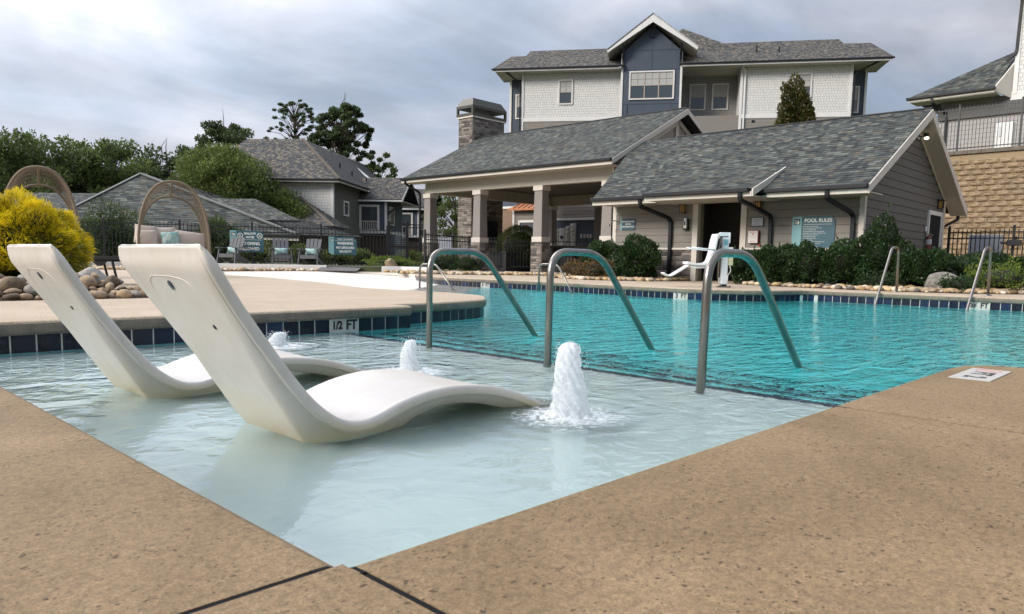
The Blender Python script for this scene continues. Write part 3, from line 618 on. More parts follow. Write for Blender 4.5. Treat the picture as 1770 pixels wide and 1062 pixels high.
# ---------------------------------------------------------------- in-pool loungers
F_ = [(1.020, .497), (1.034, .482), (1.067, .43), (1.13, .325), (1.17, .265), (1.211, .205), (1.242, .163), (1.297, .086), (1.369, -.006), (1.435, -.075), (1.503, -.124), (1.563, -.146), (1.627, -.149), (1.693, -.134), (1.778, -.106), (1.867, -.084), (1.959, -.071), (2.056, -.066), (2.158, -.072), (2.264, -.086), (2.361, -.107), (2.455, -.135), (2.543, -.168), (2.628, -.206), (2.72, -.256), (2.80, -.305)]
HB = [0, .0, .002, .004, .008, .014, .02, .028, .04, .062, .09, .11, .115, .105, .085, .06, .045, .038, .036, .036, .036, .036, .034, .03, .02, .01]   # depth of the hull below the rim
def resample(P, n):
    P = [Vector(p) for p in P]; S = [0]
    for a, b in zip(P[:-1], P[1:]): S.append(S[-1] + (b - a).length)
    out = []
    for i in range(n):
        t = S[-1] * i / (n - 1); k = max(j for j in range(len(S) - 1) if S[j] <= t + 1e-9); u = (t - S[k]) / (S[k + 1] - S[k])
        p0 = P[max(k - 1, 0)]; p1 = P[k]; p2 = P[k + 1]; p3 = P[min(k + 2, len(P) - 1)]
        q = .5 * ((2 * p1) + (p2 - p0) * u + (2 * p0 - 5 * p1 + 4 * p2 - p3) * u * u + (3 * p1 - p0 - 3 * p2 + p3) * u ** 3); out.append((q, k + u))
    return out
def lounger(dx, dy, label):
    x0, y0, y1 = 1.4 + dx, 2.33 + dy, 2.97 + dy
    t = T('pool_lounger', label, 'lounger', (x0, y0, -.37), 0, 'white moulded loungers on the shallow ledge')
    S = resample([(p[0], p[1], h) for p, h in zip(F_, HB)], 90); m = MB(); rings = []
    N_ = len(S)
    for i, (q, k) in enumerate(S):
        a = S[max(i - 1, 0)][0]; b = S[min(i + 1, N_ - 1)][0]; d = Vector((b.x - a.x, b.y - a.y)).normalized(); nx, nz = -d.y, d.x   # up-side normal
        u = i / (N_ - 1); e = min(1, i / 3) if i < 3 else (min(1, (N_ - 1 - i) / 4) if i > N_ - 5 else 1); e = math.sqrt(max(e, .02))
        th = .044 * (.35 + .65 * e); hb = q.z; k_ = e if i < 4 else 1; wi = .02 * (1 - e); dish = .016 * math.sin(math.pi * min(1, u * 1.1))
        if i < 4: wi = .03 * (1 - e)
        def P(dd, y): return (q.x + dx - nx * dd, y, q.y - nz * dd)
        w0 = y0 + wi; W = .615 + .175 * max(0, min(1, (q.y - .12) / .36)) - 2 * wi; ye = w0 + W + wi; w1 = w0 + W; ins = .018 + hb * .3
        ring = [P(dish, w0 + W * .5), P(dish * .8, w0 + W * .25), P(.003, w0 + .05), P(0, w0 + .018), P(.004, w0 + .005), P(.014, w0), P(th - .012, w0), P(th - .003, w0 + .003), P(th, w0 + .009), P(th - .001, w0 + .0125), P(th - .009 * k_, w0 + .015),
                P(th + .001 * k_, w0 + ins * .8), P(th + .002 * k_ + hb * .25, w0 + ins), P(th + .006 * k_ + hb, w0 + ins + .02 + hb * .1), P(th + .008 * k_ + hb * 1.05, w0 + ins + .05), P(th + .006 * k_ + hb * 1.05, w0 + W * .35)]
        mir = [(x, w0 + w1 - y, z) for x, y, z in reversed(ring)]
        rings.append(ring + mir[:-1] + [])
    n = len(rings[0])
    for r_ in rings: m.v += r_
    m.f = [(i * n + j, (i + 1) * n + j, (i + 1) * n + (j + 1) % n, i * n + (j + 1) % n) for i in range(N_ - 1) for j in range(n)]
    for base, nb, sgn in ((0, n, 1), ((N_ - 1) * n, (N_ - 2) * n, -1)):
        R0_ = [Vector(q) for q in m.v[base:base + n]]; c = sum(R0_, Vector()) / n; o_ = (c - sum((Vector(q) for q in m.v[nb:nb + n]), Vector()) / n).normalized()
        k0 = len(m.v)
        for f_, e_ in ((.96, .004), (.7, .007)): m.v += [tuple(Vector((c.x + (q.x - c.x) * f_, q.y + (c.y - q.y) * (.012 if f_ > .9 else .03), c.z + (q.z - c.z) * f_)) + o_ * e_) for q in R0_]
        m.v += [tuple(c + o_ * .008)]
        for a_, b_ in ((base, k0), (k0, k0 + n)):
            for j in range(n): f4 = (a_ + j, a_ + (j + 1) % n, b_ + (j + 1) % n, b_ + j); m.f.append(f4 if sgn > 0 else tuple(reversed(f4)))
        for j in range(n): f3 = (k0 + n + j, k0 + n + (j + 1) % n, k0 + 2 * n); m.f.append(f3 if sgn > 0 else tuple(reversed(f3)))
    m.m = [0] * len(m.f)
    o = mk('shell', m, LMAT, t, True)
    # recessed panel bead on the back of the headrest and the two drain plugs
    def bk(s, y, out=.0):
        k_ = int(s); q = S[k_][0].lerp(S[k_ + 1][0], s - k_); a = S[k_ - 1][0]; b = S[k_ + 2][0]; d = Vector((b.x - a.x, b.y - a.y)).normalized(); dd = .044 + .006 + out + q.z * 1.05; return Vector((q.x + dx + d.y * dd, y, q.y - d.x * dd)), d
    m = MB()
    for s, yy, rr in ((5.5, .36, .017), (12, .2, .009)):
        c, d = bk(s, y0 + yy, .0005); U = Vector((d.x, 0, d.y)); ring = [c + U * rr * math.cos(v * .5236) * 1.1 + Vector((0, 1, 0)) * rr * .8 * math.sin(v * .5236) for v in range(12)]
        m.ext(ring, Vector((d.y, 0, -d.x)) * .004)
    mk('drain_plug', m, flatmat('plug_grey', (.05, .06, .075), .5), t)
    m = MB(); path = []
    for s, yy in ((19, .09), (13, .12), (9, .145), (6.4, .17), (4.8, .21), (4.2, .29), (4.1, .40), (4.3, .50), (5.6, .545), (8, .555), (13, .555)): path.append(bk(s, y0 + yy, .0)[0])
    P2 = [q.to_3d() if len(q) == 2 else q for q, _ in resample3(path, 40)]
    m.tube(P2, [.0006 + .0022 * math.sin(math.pi * i / 39) for i in range(40)], 6); mk('panel_bead', m, LMAT, t, True)
def resample3(P, n):
    P = [Vector(p) for p in P]; out = []
    for i in range(n):
        f = (len(P) - 1) * i / (n - 1); k = min(int(f), len(P) - 2); u = f - k; p0 = P[max(k - 1, 0)]; p1 = P[k]; p2 = P[k + 1]; p3 = P[min(k + 2, len(P) - 1)]
        out.append((.5 * ((2 * p1) + (p2 - p0) * u + (2 * p0 - 5 * p1 + 4 * p2 - p3) * u * u + (3 * p1 - p0 - 3 * p2 + p3) * u ** 3), 0))
    return out
def lm_():
    m = pm('moulded_resin', (.63, .595, .545), .38, var=.07, scale=5, col2=(.57, .53, .47)); t = m.node_tree; p = t.nodes['Principled BSDF']
    g_ = t.nodes.new('ShaderNodeNewGeometry'); s = nd(t, 'ShaderNodeSeparateXYZ'); t.links.new(g_.outputs['Position'], s.inputs[0])
    n = nd(t, 'ShaderNodeTexNoise', i_Scale=5.0, i_Detail=5.0); t.links.new(g_.outputs['Position'], n.inputs['Vector'])
    z = mth(t, 'ADD', s.outputs[2], mth(t, 'MULTIPLY', n.outputs[0], .12))
    st = ramp(t, mth(t, 'ADD', z, .25), [(.02, 0.0), (.06, 1.0), (.16, .35), (.3, 0)])   # tide mark: a yellow scum band just above the waterline
    gn = nd(t, 'ShaderNodeSeparateXYZ'); t.links.new(g_.outputs['Normal'], gn.inputs[0]); dn = mth(t, 'LESS_THAN', gn.outputs[2], .15)
    src = p.inputs['Base Color'].links[0].from_socket
    q_ = t.nodes.new('ShaderNodeMapping'); q_.inputs['Scale'].default_value = (5, 14, 2.6); t.links.new(g_.outputs['Position'], q_.inputs[0]); sn = nd(t, 'ShaderNodeTexNoise', i_Scale=1.0, i_Detail=6.0, i_Roughness=.65); t.links.new(q_.outputs[0], sn.inputs['Vector'])
    src = mixc(t, 1.0, src, ramp(t, sn.outputs[0], [(.28, (.91, .90, .87)), (.48, (1, 1, 1))]), 'MULTIPLY')   # runs of grime
    c = mixc(t, mth(t, 'MULTIPLY', mth(t, 'MULTIPLY', st, .95), dn), src, (.58, .45, .25)); t.links.new(c, p.inputs['Base Color']); return m
LMAT = lm_()
lounger(0, 0, 'nearer white moulded lounger standing on the shallow ledge in front of the rail')
lounger(-.1, 1.25, 'farther white moulded lounger on the ledge, its headrest cut by the left edge')
# ---------------------------------------------------------------- handrails
def arc(pts, rads, k=7):     # 3D polyline with rounded corners
    out = [Vector(pts[0])]
    for i in range(1, len(pts) - 1):
        p = Vector(pts[i]); a = Vector(pts[i - 1]) - p; b = Vector(pts[i + 1]) - p; d = min(rads[i - 1], a.length * .49, b.length * .49); p0 = p + a.normalized() * d; p1 = p + b.normalized() * d
        out += [p0 * (1 - t) ** 2 + p * 2 * t * (1 - t) + p1 * t * t for t in [j / k for j in range(k + 1)]]
    out.append(Vector(pts[-1])); return out
def rail(pts, rads, label, cat='handrail', grp=None, r=.0245, flange=None, base=None):
    t = T('handrail', label, cat, base or pts[0], 0, grp); m = MB(); m.tube(arc(pts, rads, 10), r, 20); mk('rail', m, M['steel'], t, True)
    if flange:
        m = MB(); m.lathe([(.07, 0), (.07, .006), (.035, .022), (.026, .03)], flange, 20); mk('escutcheon', m, M['steel'], t, True)
G3 = 'stainless handrails on the steps off the shallow ledge'
for (x, y, z1, xa, xb, xe), lab in (((3.76, 4.55, .535, 3.76, 4.33, 5.06), 'leftmost of the three large steel handrails, post standing by the middle fountain jet'),
                                   ((3.73, 3.27, .532, 3.74, 4.27, 5.03), 'middle of the three large steel handrails, standing in front of the stone column'),
                                   ((3.63, 2.06, .53, 3.66, 4.15, 4.98), 'rightmost and largest steel handrail, standing in front of the pool lift')):
    rail([(x, y, -.38), (xa, y, z1), (xb, y, z1), (xe, y, -.27), (xe + .32, y, -.62)], [.17, .17, .05], lab, grp=G3)
G2 = 'small handrails on the far beach entry'
rail([(11.1, 13.8, -.3), (11.1, 13.8, .34), (11.08, 13.2, .36), (10.85, 12.2, -.30)], [.16, .16], 'small steel handrail behind the tip of the tan island', grp=G2, r=.022)
rail([(12.75, 11.5, -.4), (12.75, 11.5, .40), (12.7, 10.9, .40), (12.35, 10.1, -.30)], [.16, .16], 'small steel handrail in the water below the stone column', grp=G2, r=.022)
G1 = 'ladder rails on the far right coping'
rail([(15.35, 4.62, 0), (15.37, 4.64, .83), (15.0, 4.64, .85), (14.45, 4.70, -.25), (14.4, 4.72, -.4)], [.12, .12, .02], 'ladder rail in front of the boulder, left one of the pair', grp=G1, r=.024, flange=(15.35, 4.62, 0))
rail([(15.3, 3.10, 0), (15.32, 3.12, .83), (15.0, 3.13, .85), (14.45, 3.22, -.25), (14.4, 3.24, -.4)], [.12, .12, .02], 'ladder rail beside the 3½ FT mark, right one of the pair', grp=G1, r=.024, flange=(15.3, 3.10, 0))
# ---------------------------------------------------------------- fountain jets
def jet(x, y, h, rb, label, seed):
    t = T('fountain_jet', label, 'fountain jet', (x, y, -.23), 0, 'bubbling fountain jets in the shallow ledge'); r = random.Random(seed); m = MB(); n, k = 72, 80; rows = []
    ph = [(r.uniform(0, 6.28), r.uniform(2, 26), r.randint(1, 12), r.uniform(.3, 1)) for _ in range(26)]
    for i in range(k + 1):
        u = i / k; z = h * (1 - (1 - u) ** 1.08) ; prof_ = rb * (1.04 - .56 * u ** .8) * (1 if u < .88 else math.sqrt(max(0, 1 - ((u - .88) / .12) ** 2)) * .98 + .02); row = []
        if u < .12: prof_ *= 1 + .25 * (1 - u / .12) ** 2
        for j in range(n):
            a = 2 * math.pi * j / n; w_ = sum(math.sin(q[0] + q[1] * u * 2 + q[2] * a) * q[3] for q in ph) / 26; rr = prof_ * (1 + .55 * w_ + r.uniform(-.022, .022))
            row.append((x + rr * math.cos(a) + .012 * math.sin(u * 5 + seed), y + rr * math.sin(a), -.225 + z * (1 + .05 * w_) + r.uniform(-.0025, .0025)))
        rows.append(row)
    for row in rows: m.v += row
    m.f = [(i * n + j, i * n + (j + 1) % n, (i + 1) * n + (j + 1) % n, (i + 1) * n + j) for i in range(k) for j in range(n)] + [tuple(k * n + j for j in range(n))]; m.m = [0] * len(m.f)
    mk('foam_column', m, M['foam'], t, True)
    m = MB()
    for i in range(240):
        a = r.uniform(0, 6.28); u = r.random(); d = rb * (1.0 - .4 * u) + abs(r.gauss(0, .010)) + (r.random() < .12) * r.uniform(0, .045); s = r.uniform(.001, .0035)
        m.ball((x + d * math.cos(a), y + d * math.sin(a), -.21 + u * h * .98), s, 6, 4)
    mk('spray', m, M['foam'], t, True, kind='stuff')
    m = MB(); rows = [[(x + d * math.cos(a_), y + d * math.sin(a_), -.2135 + .010 * math.exp(-((d - rb) / .05) ** 2) * (1 + .8 * math.sin(a_ * 7 + d * 60)) + r.uniform(0, .002)) for a_ in [6.2832 * k / 48 for k in range(49)]] for d in [rb * .5 + k * .022 for k in range(15)]]; m.grid(rows); mk('froth', m, M['froth'], t, True)
jet(2.50, 2.06, .340, .088, 'tallest white water jet bubbling up at the foot of the nearer lounger', 1)
jet(2.77, 3.53, .205, .066, 'white water jet between the two lounger feet, left of the first rail post', 2)
jet(2.79, 5.16, .12, .085, 'low white water jet half hidden behind the nearer headrest by the tiled wall', 3)
# ---------------------------------------------------------------- pool lift
t = T('pool_lift', 'white wheelchair pool lift with moulded seat and footrest on the far coping by the doorway', 'pool lift', (14.05, 7.55, 0)); ox, oy = 14.05, 7.55
# lift frame: u runs toward the viewer's left (+y,-x), v away
ul = Vector((-.70, .714, 0)); vl = Vector((.714, .70, 0)); zl = Vector((0, 0, 1))
def LP(u, v, z): return Vector((ox, oy, 0)) + ul * u + vl * v + zl * z
def lbox(m, u0, u1, v0, v1, z0, z1):
    vs = [LP(u, v, z) for z in (z0, z1) for u, v in ((u0, v0), (u1, v0), (u1, v1), (u0, v1))]; m.add(vs, [(0, 3, 2, 1), (4, 5, 6, 7), (0, 1, 5, 4), (1, 2, 6, 5), (2, 3, 7, 6), (3, 0, 4, 7)])
WP = flatmat('powder_coat_white', (.62, .68, .70), .35); WS = flatmat('seat_white', (.74, .74, .74), .4); BK = flatmat('black_rubber', (.012, .012, .014), .6)
m = MB(); lbox(m, -.06, .06, -.06, .06, .06, 1.02); mk('mast', m, WP, t, bevel=.01)
m = MB(); lbox(m, -.055, .055, -.055, .055, .02, .075); mk('base_collar', m, BK, t)
m = MB(); lbox(m, -.13, .13, -.11, .11, .004, .02)
for u in (-.11, .11): lbox(m, u - .015, u + .015, -.09, -.06, .02, .04)
mk('base_plate', m, M['steel'], t, bevel=.004)
m = MB(); lbox(m, -.09, .13, -.045, .045, 1.04, 1.12); lbox(m, -.09, -.06, -.06, .06, .90, 1.12); mk('arm', m, WP, t, bevel=.012)
m = MB(); m.tube([LP(.11, 0, 1.06), LP(.115, 0, .15)], .018, 10); m.tube([LP(.085, -.02, .98), LP(.20, -.02, .55)], .016, 10); mk('actuator', m, M['steel'], t, True)
m = MB(); lbox(m, .1, .16, -.03, .03, .82, .9); lbox(m, .13, .17, -.03, .03, .9, 1.0); mk('pivot', m, BK, t, bevel=.006)
def lprof(m, P, v0, v1, th):       # side profile (u,z) swept sideways as a shell
    P = [q for q, _ in resample3([(a, 0, b) for a, b in P], 26)]; top = []; bot = []
    for i, q in enumerate(P):
        a = P[max(i - 1, 0)]; b = P[min(i + 1, len(P) - 1)]; d = (b - a).normalized(); nn = Vector((-d.z, 0, d.x)); top.append(q); bot.append(q - nn * th)
    V = []
    for q, bq in zip(top, bot):
        for c, v in ((q, v0), (q, v1), (bq, v1), (bq, v0)): V.append(LP(c.x, v, c.z))
    n = len(P); m.add(V, [(i * 4 + j, i * 4 + (j + 1) % 4, (i + 1) * 4 + (j + 1) % 4, (i + 1) * 4 + j) for i in range(n - 1) for j in range(4)] + [(3, 2, 1, 0), ((n - 1) * 4, (n - 1) * 4 + 1, (n - 1) * 4 + 2, (n - 1) * 4 + 3)])
m = MB(); lprof(m, [(.17, 1.07), (.22, 1.08), (.26, .95), (.30, .70), (.36, .52), (.50, .485), (.68, .49), (.80, .515)], -.22, .22, .045); mk('seat', m, WS, t, bevel=.015)
m = MB(); lprof(m, [(.72, .485), (.80, .43), (1.0, .30), (1.12, .235), (1.2, .25), (1.26, .29)], -.15, .15, .03); lprof(m, [(.42, .44), (.6, .43), (.72, .45)], -.18, .18, .05); mk('footrest', m, WS, t, bevel=.012)
m = MB()
for v in (-.24, .24): m.tube([LP(.28, v, .76), LP(.5, v, .775), LP(.74, v, .80)], [.018, .018, .015], 8)
mk('armrest', m, WP, t, True)
m = MB(); lbox(m, -.16, -.07, -.07, .07, .45, .76); mk('battery_box', m, flatmat('battery_beige', (.50, .50, .33), .5), t, bevel=.01)
m = MB(); lbox(m, -.15, -.065, -.075, .075, .76, .82); mk('control_box', m, WS, t, bevel=.01)
m = MB(); m.tube(arc([LP(-.1, -.05, .45), LP(-.13, -.05, .33), LP(-.06, -.06, .25), LP(-.07, -.06, .06)], [.05, .05]), .007, 6); m.tube(arc([LP(.1, -.05, .2), LP(.12, -.05, .12), LP(.05, -.07, .05)], [.04]), .007, 6); mk('cable', m, WS, t, True)
m = MB(); lbox(m, -.04, .04, -.0625, -.06, .86, .98); mk('label', m, flatmat('label_teal', (.2, .45, .5), .5), t)
# ---------------------------------------------------------------- building helpers
def shingles(parent, e0, e1, r0, r1, mat, ex=.143, tw=(.09, .21), seed=1, lift=.010, slab=.10, name='shingles', slabmat=None):
    r = random.Random(seed); e0, e1, r0, r1 = map(Vector, (e0, e1, r0, r1)); nrm = (e1 - e0).cross(((r0 + r1) / 2) - (e0 + e1) / 2).normalized()
    if nrm.z < 0: nrm = -nrm; 
    H_ = ((r0 + r1) / 2 - (e0 + e1) / 2); run = (e1 - e0).normalized(); upv = (H_ - run * H_.dot(run)); hh = upv.length; rows = max(3, int(hh / ex)); m = MB(); V = m.v; F = m.f
    for i in range(rows):
        a = i / rows; b = min(1, (i + 1.0) / rows); L0 = e0.lerp(r0, a); R0 = e1.lerp(r1, a); L1 = e0.lerp(r0, b); R1 = e1.lerp(r1, b)
        w0 = (R0 - L0).length
        if w0 < .05: continue
        x = -r.uniform(0, tw[1])
        while x < w0:
            wd = r.uniform(*tw); s = max(0, x) / w0; t = min(w0, x + wd) / w0; x += wd
            if t <= s: continue
            h = lift * r.choice((.55, .8, 1.3)); k = len(V)
            V += [tuple(L0.lerp(R0, s) + nrm * h), tuple(L0.lerp(R0, t) + nrm * h), tuple(L1.lerp(R1, t) + nrm * .001), tuple(L1.lerp(R1, s) + nrm * .001), tuple(L0.lerp(R0, s)), tuple(L0.lerp(R0, t))]
            F += [(k, k + 1, k + 2, k + 3), (k + 4, k + 5, k + 1, k)]; m.m += [0, 0]
    o = mk(name, m, mat, parent); o['kind'] = 'stuff'
    if slab:
        m = MB(); P = [e0, e1, r1, r0] if (r1 - r0).length > .01 else [e0, e1, r0]; m.ext([p - nrm * .002 for p in P], -nrm * slab); mk('roof_slab', m, slabmat or M['under'], parent)
def board(m, axis, c, u0, u1, z0, z1, out, th0=.010, th1=.022):
    """lap board on plane axis=c facing direction sign out; u is the other axis"""
    s = out; a = (c, u0), (c, u1)
    def P(d, u, z): return (c + s * d, u, z) if axis == 0 else (u, c + s * d, z)
    z1 -= .012 if z1 - z0 > .08 else 0
    vs = [P(0, u0, z0), P(0, u1, z0), P(0, u1, z1), P(0, u0, z1), P(th1, u0, z0), P(th1, u1, z0), P(th0, u1, z1), P(th0, u0, z1)]
    fs = [(4, 5, 6, 7), (0, 1, 5, 4), (0, 4, 7, 3), (1, 2, 6, 5), (3, 7, 6, 2)]
    if (s > 0) != (axis == 1): fs = fs
    return m.add(vs, fs)
def siding(parent, axis, c, segs, z0, z1, out, mat, ex=.203, one=False, clip=None, name='siding_board'):
    n = int(math.ceil((z1 - z0) / ex)); mall = MB()
    for i in range(n):
        a = z0 + i * ex; b = min(z1, a + ex + .004)
        for (u0, u1, s0, s1) in segs:
            if b <= s0 or a >= s1: continue
            x0, x1 = u0, u1
            if clip:
                q = clip((a + b) / 2); x0, x1 = max(x0, q[0]), min(x1, q[1])
                if x1 - x0 < .05: continue
            m = mall if one else MB(); board(m, axis, c, x0, x1, max(a, s0), min(b, s1), out)
            if not one: mk(name, m, mat, parent)
    if one: mk('siding', mall, mat, parent)['kind'] = 'stuff'
SM = []
for sd_ in range(4):
    r = random.Random(sd_); q = MB(); q.box(0, 1, 0, 1, 0, 1); q = MB()
    ns = 4; rows = [[(.5 - r.uniform(0, .25) if 0 < i < ns and 0 < j < ns else 0.0, i / ns + (r.uniform(-.03, .03) if 0 < i < ns else 0), j / ns + (r.uniform(-.05, .05) if 0 < j < ns else 0)) for i in range(ns + 1)] for j in range(ns + 1)]
    rows = [[(-x * 2, y, z) for x, y, z in rw] for rw in rows]; q.grid(rows); SM.append(mesh_of('stone', q, M['stone']))
def stones(parent, axis, c, u0, u1, z0, z1, out, seed=1, h=(.07, .13), w=(.14, .38), depth=.03, cap=300):
    """ledge stones, each a piece, on the face axis=c looking along sign out"""
    r = random.Random(seed); z = z0; k = 0
    while z < z1 - .02:
        hh = min(r.uniform(*h), z1 - z); u = u0
        while u < u1 - .02:
            ww = min(r.uniform(*w), u1 - u)
            if u1 - u - ww < .06: ww = u1 - u
            g_ = .006; sc = (depth * r.uniform(.6, 1.3), ww - g_, hh - g_)
            if axis == 0: o = inst('stone', SM[r.randrange(4)], parent, (c, u + g_ / 2, z + g_ / 2) if out < 0 else (c, u + ww - g_ / 2, z + g_ / 2), (0, 0, 0 if out < 0 else math.pi), sc)
            else: o = inst('stone', SM[r.randrange(4)], parent, (u + ww - g_ / 2, c, z + g_ / 2) if out < 0 else (u + g_ / 2, c, z + g_ / 2), (0, 0, R(90) if out < 0 else R(-90)), sc)
            u += ww; k += 1
        z += hh
def window(parent, axis, c, u0, u1, z0, z1, out, tm=None, cols=1, blind=.5, tw=.09, mull=True, single=False):
    """trimmed sash window; parts: window_trim > pane, sash, blind"""
    s = out; tm = tm or M['trim_w']
    def bx(m, d0, d1, a, b, c0, c1):
        d0 += .032; d1 += .032; lo, hi = sorted((c + s * d0, c + s * d1))
        m.box(lo, hi, a, b, c0, c1) if axis == 0 else m.box(a, b, lo, hi, c0, c1)
    m = MB(); bx(m, -.03, .045, u0, u0 + tw, z0, z1); bx(m, -.03, .045, u1 - tw, u1, z0, z1); bx(m, -.03, .048, u0 + tw, u1 - tw, z1 - tw, z1); bx(m, -.03, .055, u0 + tw, u1 - tw, z0, z0 + tw * .8)
    W_ = mk('window', m, tm, parent); iu0, iu1, iz0, iz1 = u0 + tw, u1 - tw, z0 + tw * .8, z1 - tw; zm = (iz0 + iz1) / 2; cw_ = (iu1 - iu0) / cols
    for i in range(cols):
        a = iu0 + i * cw_; b = a + cw_; m = MB(); e = .035
        bx(m, -.02, .02, a, a + e, iz0, iz1); bx(m, -.02, .02, b - e, b, iz0, iz1); bx(m, -.02, .018, a + e, b - e, iz1 - e, iz1); bx(m, -.02, .018, a + e, b - e, iz0, iz0 + e)
        if not single: bx(m, -.02, .022, a + e, b - e, zm - e * .6, zm + e * .6)
        if mull and not single: bx(m, -.010, .012, (a + b) / 2 - .009, (a + b) / 2 + .009, zm + e, iz1 - e); bx(m, -.008, .010, a + e, b - e, (zm + iz1) / 2 - .009, (zm + iz1) / 2 + .009)
        mk('sash', m, M['sash'], W_)
        m = MB(); bx(m, -.016, -.008, a + e, b - e, iz0 + e, iz1 - e if single else zm); mk('pane', m, M['glass'], W_)
        if not single: m = MB(); bx(m, -.018, -.010, a + e, b - e, zm, iz1 - e); mk('pane', m, M['blind'] if blind else M['glass'], W_)
    return W_
M['sash'] = flatmat('sash_tan', (.40, .34, .28), .5)
def gutter(parent, p, q, r_=.06, fascia=.16, fm=None):
    p = Vector(p); q = Vector(q); m = MB(); m.beam(p, q, .12, .11); mk('gutter', m, M['gutter'], parent, bevel=.02)
def vmesh(p): return p
B_ = 0.964
# ================================================================ pavilion
PV = T('pavilion', 'open pavilion with grey shingled gable roof on stone-footed square columns', 'pavilion', (20.8, 14.9, 0), B_)
cols = [(20.8, 24.33, 0), (20.8, 21.3, 0), (20.8, 18.06, 0), (20.8, 14.95, 0), (28.8, 24.33, 1), (28.8, 21.3, 1), (28.8, 18.06, 1), (28.8, 15.0, 1)]
for i, (ca, cb, bk_) in enumerate(cols):      # corner nearest the camera is (ca, cb): column runs +a, +b
    W = .40; a0, a1, b0, b1 = ca, ca + W, cb, cb + W; m = MB()
    # tapered shaft
    tp = .012; m.add([(a0 - tp, b0 - tp, 1.36), (a1 + tp, b0 - tp, 1.36), (a1 + tp, b1 + tp, 1.36), (a0 - tp, b1 + tp, 1.36), (a0 + .015, b0 + .015, 3.07), (a1 - .015, b0 + .015, 3.07), (a1 - .015, b1 - .015, 3.07), (a0 + .015, b1 - .015, 3.07)],
                     [(0, 3, 2, 1), (4, 5, 6, 7), (0, 1, 5, 4), (1, 2, 6, 5), (2, 3, 7, 6), (3, 0, 4, 7)])
    sh = mk('column', m, M['column'], PV)
    m = MB(); m.box(a0 - .03, a1 + .03, b0 - .03, b1 + .03, 3.05, 3.235); m.box(a0 - .045, a1 + .045, b0 - .045, b1 + .045, 1.175, 1.365); mk('column_band', m, M['trim'], sh, bevel=.006)
    m = MB(); m.box(a0 - .04, a1 + .04, b0 - .04, b1 + .04, 0, 1.175); mk('plinth', m, M['mortar'], sh)
    if not bk_:
        stones(PV, 0, a0 - .045, b0 - .07, b1 + .07, .0, 1.17, -1, seed=30 + i); stones(PV, 1, b0 - .045, a0 - .07, a1 + .07, .0, 1.17, -1, seed=60 + i)
m = MB(); m.box(20.86, 21.14, 14.95, 24.72, 3.24, 3.74); m.box(28.86, 29.14, 14.95, 24.72, 3.24, 3.7); m.box(21.14, 28.86, 24.4, 24.66, 3.24, 3.7); m.box(21.14, 28.86, 15.0, 15.26, 3.24, 3.7); mk('beam', m, M['trim_b'] if 'trim_b' in M else M['column'], PV)
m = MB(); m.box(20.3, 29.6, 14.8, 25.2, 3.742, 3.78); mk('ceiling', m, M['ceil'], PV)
EZ, RZ, EA, RA, EA2 = 3.86, 6.17, 20.15, 24.8, 29.5; L_, R_ = 25.42, 14.55
shingles(PV, (EA, L_, EZ), (EA, R_, EZ), (RA, L_, RZ), (RA, R_, RZ), M['roof'], seed=3)
shingles(PV, (EA2, R_, EZ), (EA2, L_, EZ), (RA, R_, RZ), (RA, L_, RZ), M['roof'], ex=.3, seed=4)
m = MB()
for bb in (R_, L_):
    s = -1 if bb == R_ else 1
    for (p, q) in (((EA, EZ), (RA, RZ)), ((RA, RZ), (EA2, EZ))):
        m.ext([(p[0], bb, p[1] - .02), (q[0], bb, q[1] - .02), (q[0], bb, q[1] - .23), (p[0], bb, p[1] - .20)], (0, s * .035, 0))
mk('rake_trim', m, M['trim'], PV)
m = MB(); m.box(EA - .02, EA + .012, R_, L_, EZ - .20, EZ - .075); mk('fascia', m, M['trim'], PV)
m = MB(); m.box(EA + .012, 20.86, R_ + .04, L_ - .04, EZ - .20, EZ - .17); mk('soffit', m, M['soffit'], PV)
gutter(PV, (EA - .05, L_ + .02, EZ - .045), (EA - .05, R_ - .02, EZ - .045))
m = MB(); m.ext([(21.0, 15.0, 3.74), (28.9, 15.0, 3.74), (24.9, 15.0, 5.82)], (0, .08, 0)); m2 = m; mk('gable_panel', m, M['gable'] if 'gable' in M else M['soffit'], PV)
m = MB(); m.ext([(21.0, 24.9, 3.74), (28.9, 24.9, 3.74), (24.9, 24.9, 5.82)], (0, -.08, 0)); mk('gable_panel', m, M['soffit'], PV)
m = MB(); m.box(20.84, 21.02, 14.93, 15.0, 3.1, 4.0); m.box(24.7, 24.9, 14.93, 15.0, 3.9, 5.85); m.beam((21.0, 14.95, 3.75), (24.9, 14.95, 5.74), .05, .16); m.beam((28.9, 14.95, 3.75), (24.9, 14.95, 5.74), .05, .16); mk('gable_trim', m, M['trim'], PV)
m = MB(); m.tube(arc([(EA - .05, L_ - .30, 3.8), (EA - .05, L_ - .30, 3.62), (20.72, 24.9, 3.28), (20.72, 24.9, .02)], [.06, .12]), .05, 4); mk('downspout', m, M['gutter'], PV)
m = MB(); m.tube([(RA, L_, RZ + .012), (RA, R_, RZ + .012)], .035, 6); mk('ridge_cap', m, M['under'], PV)
# ceiling fan
t = T('ceiling_fan', 'dark ceiling fan hanging under the pavilion roof at its right end', 'ceiling fan', (24.2, 16.6, 3.2), B_)
m = MB(); m.tube([(24.2, 16.6, 3.74), (24.2, 16.6, 3.45)], .02, 8); m.lathe([(.04, 0), (.12, .04), (.12, .14), (.05, .2)], (24.2, 16.6, 3.28), 14); mk('motor', m, M['iron'], t, True)
for k in range(5):
    a = k * 1.2566; m = MB(); m.beam((24.2 + .12 * math.cos(a), 16.6 + .12 * math.sin(a), 3.36), (24.2 + .7 * math.cos(a), 16.6 + .7 * math.sin(a), 3.37), .13, .012); mk('blade', m, M['iron'], t)
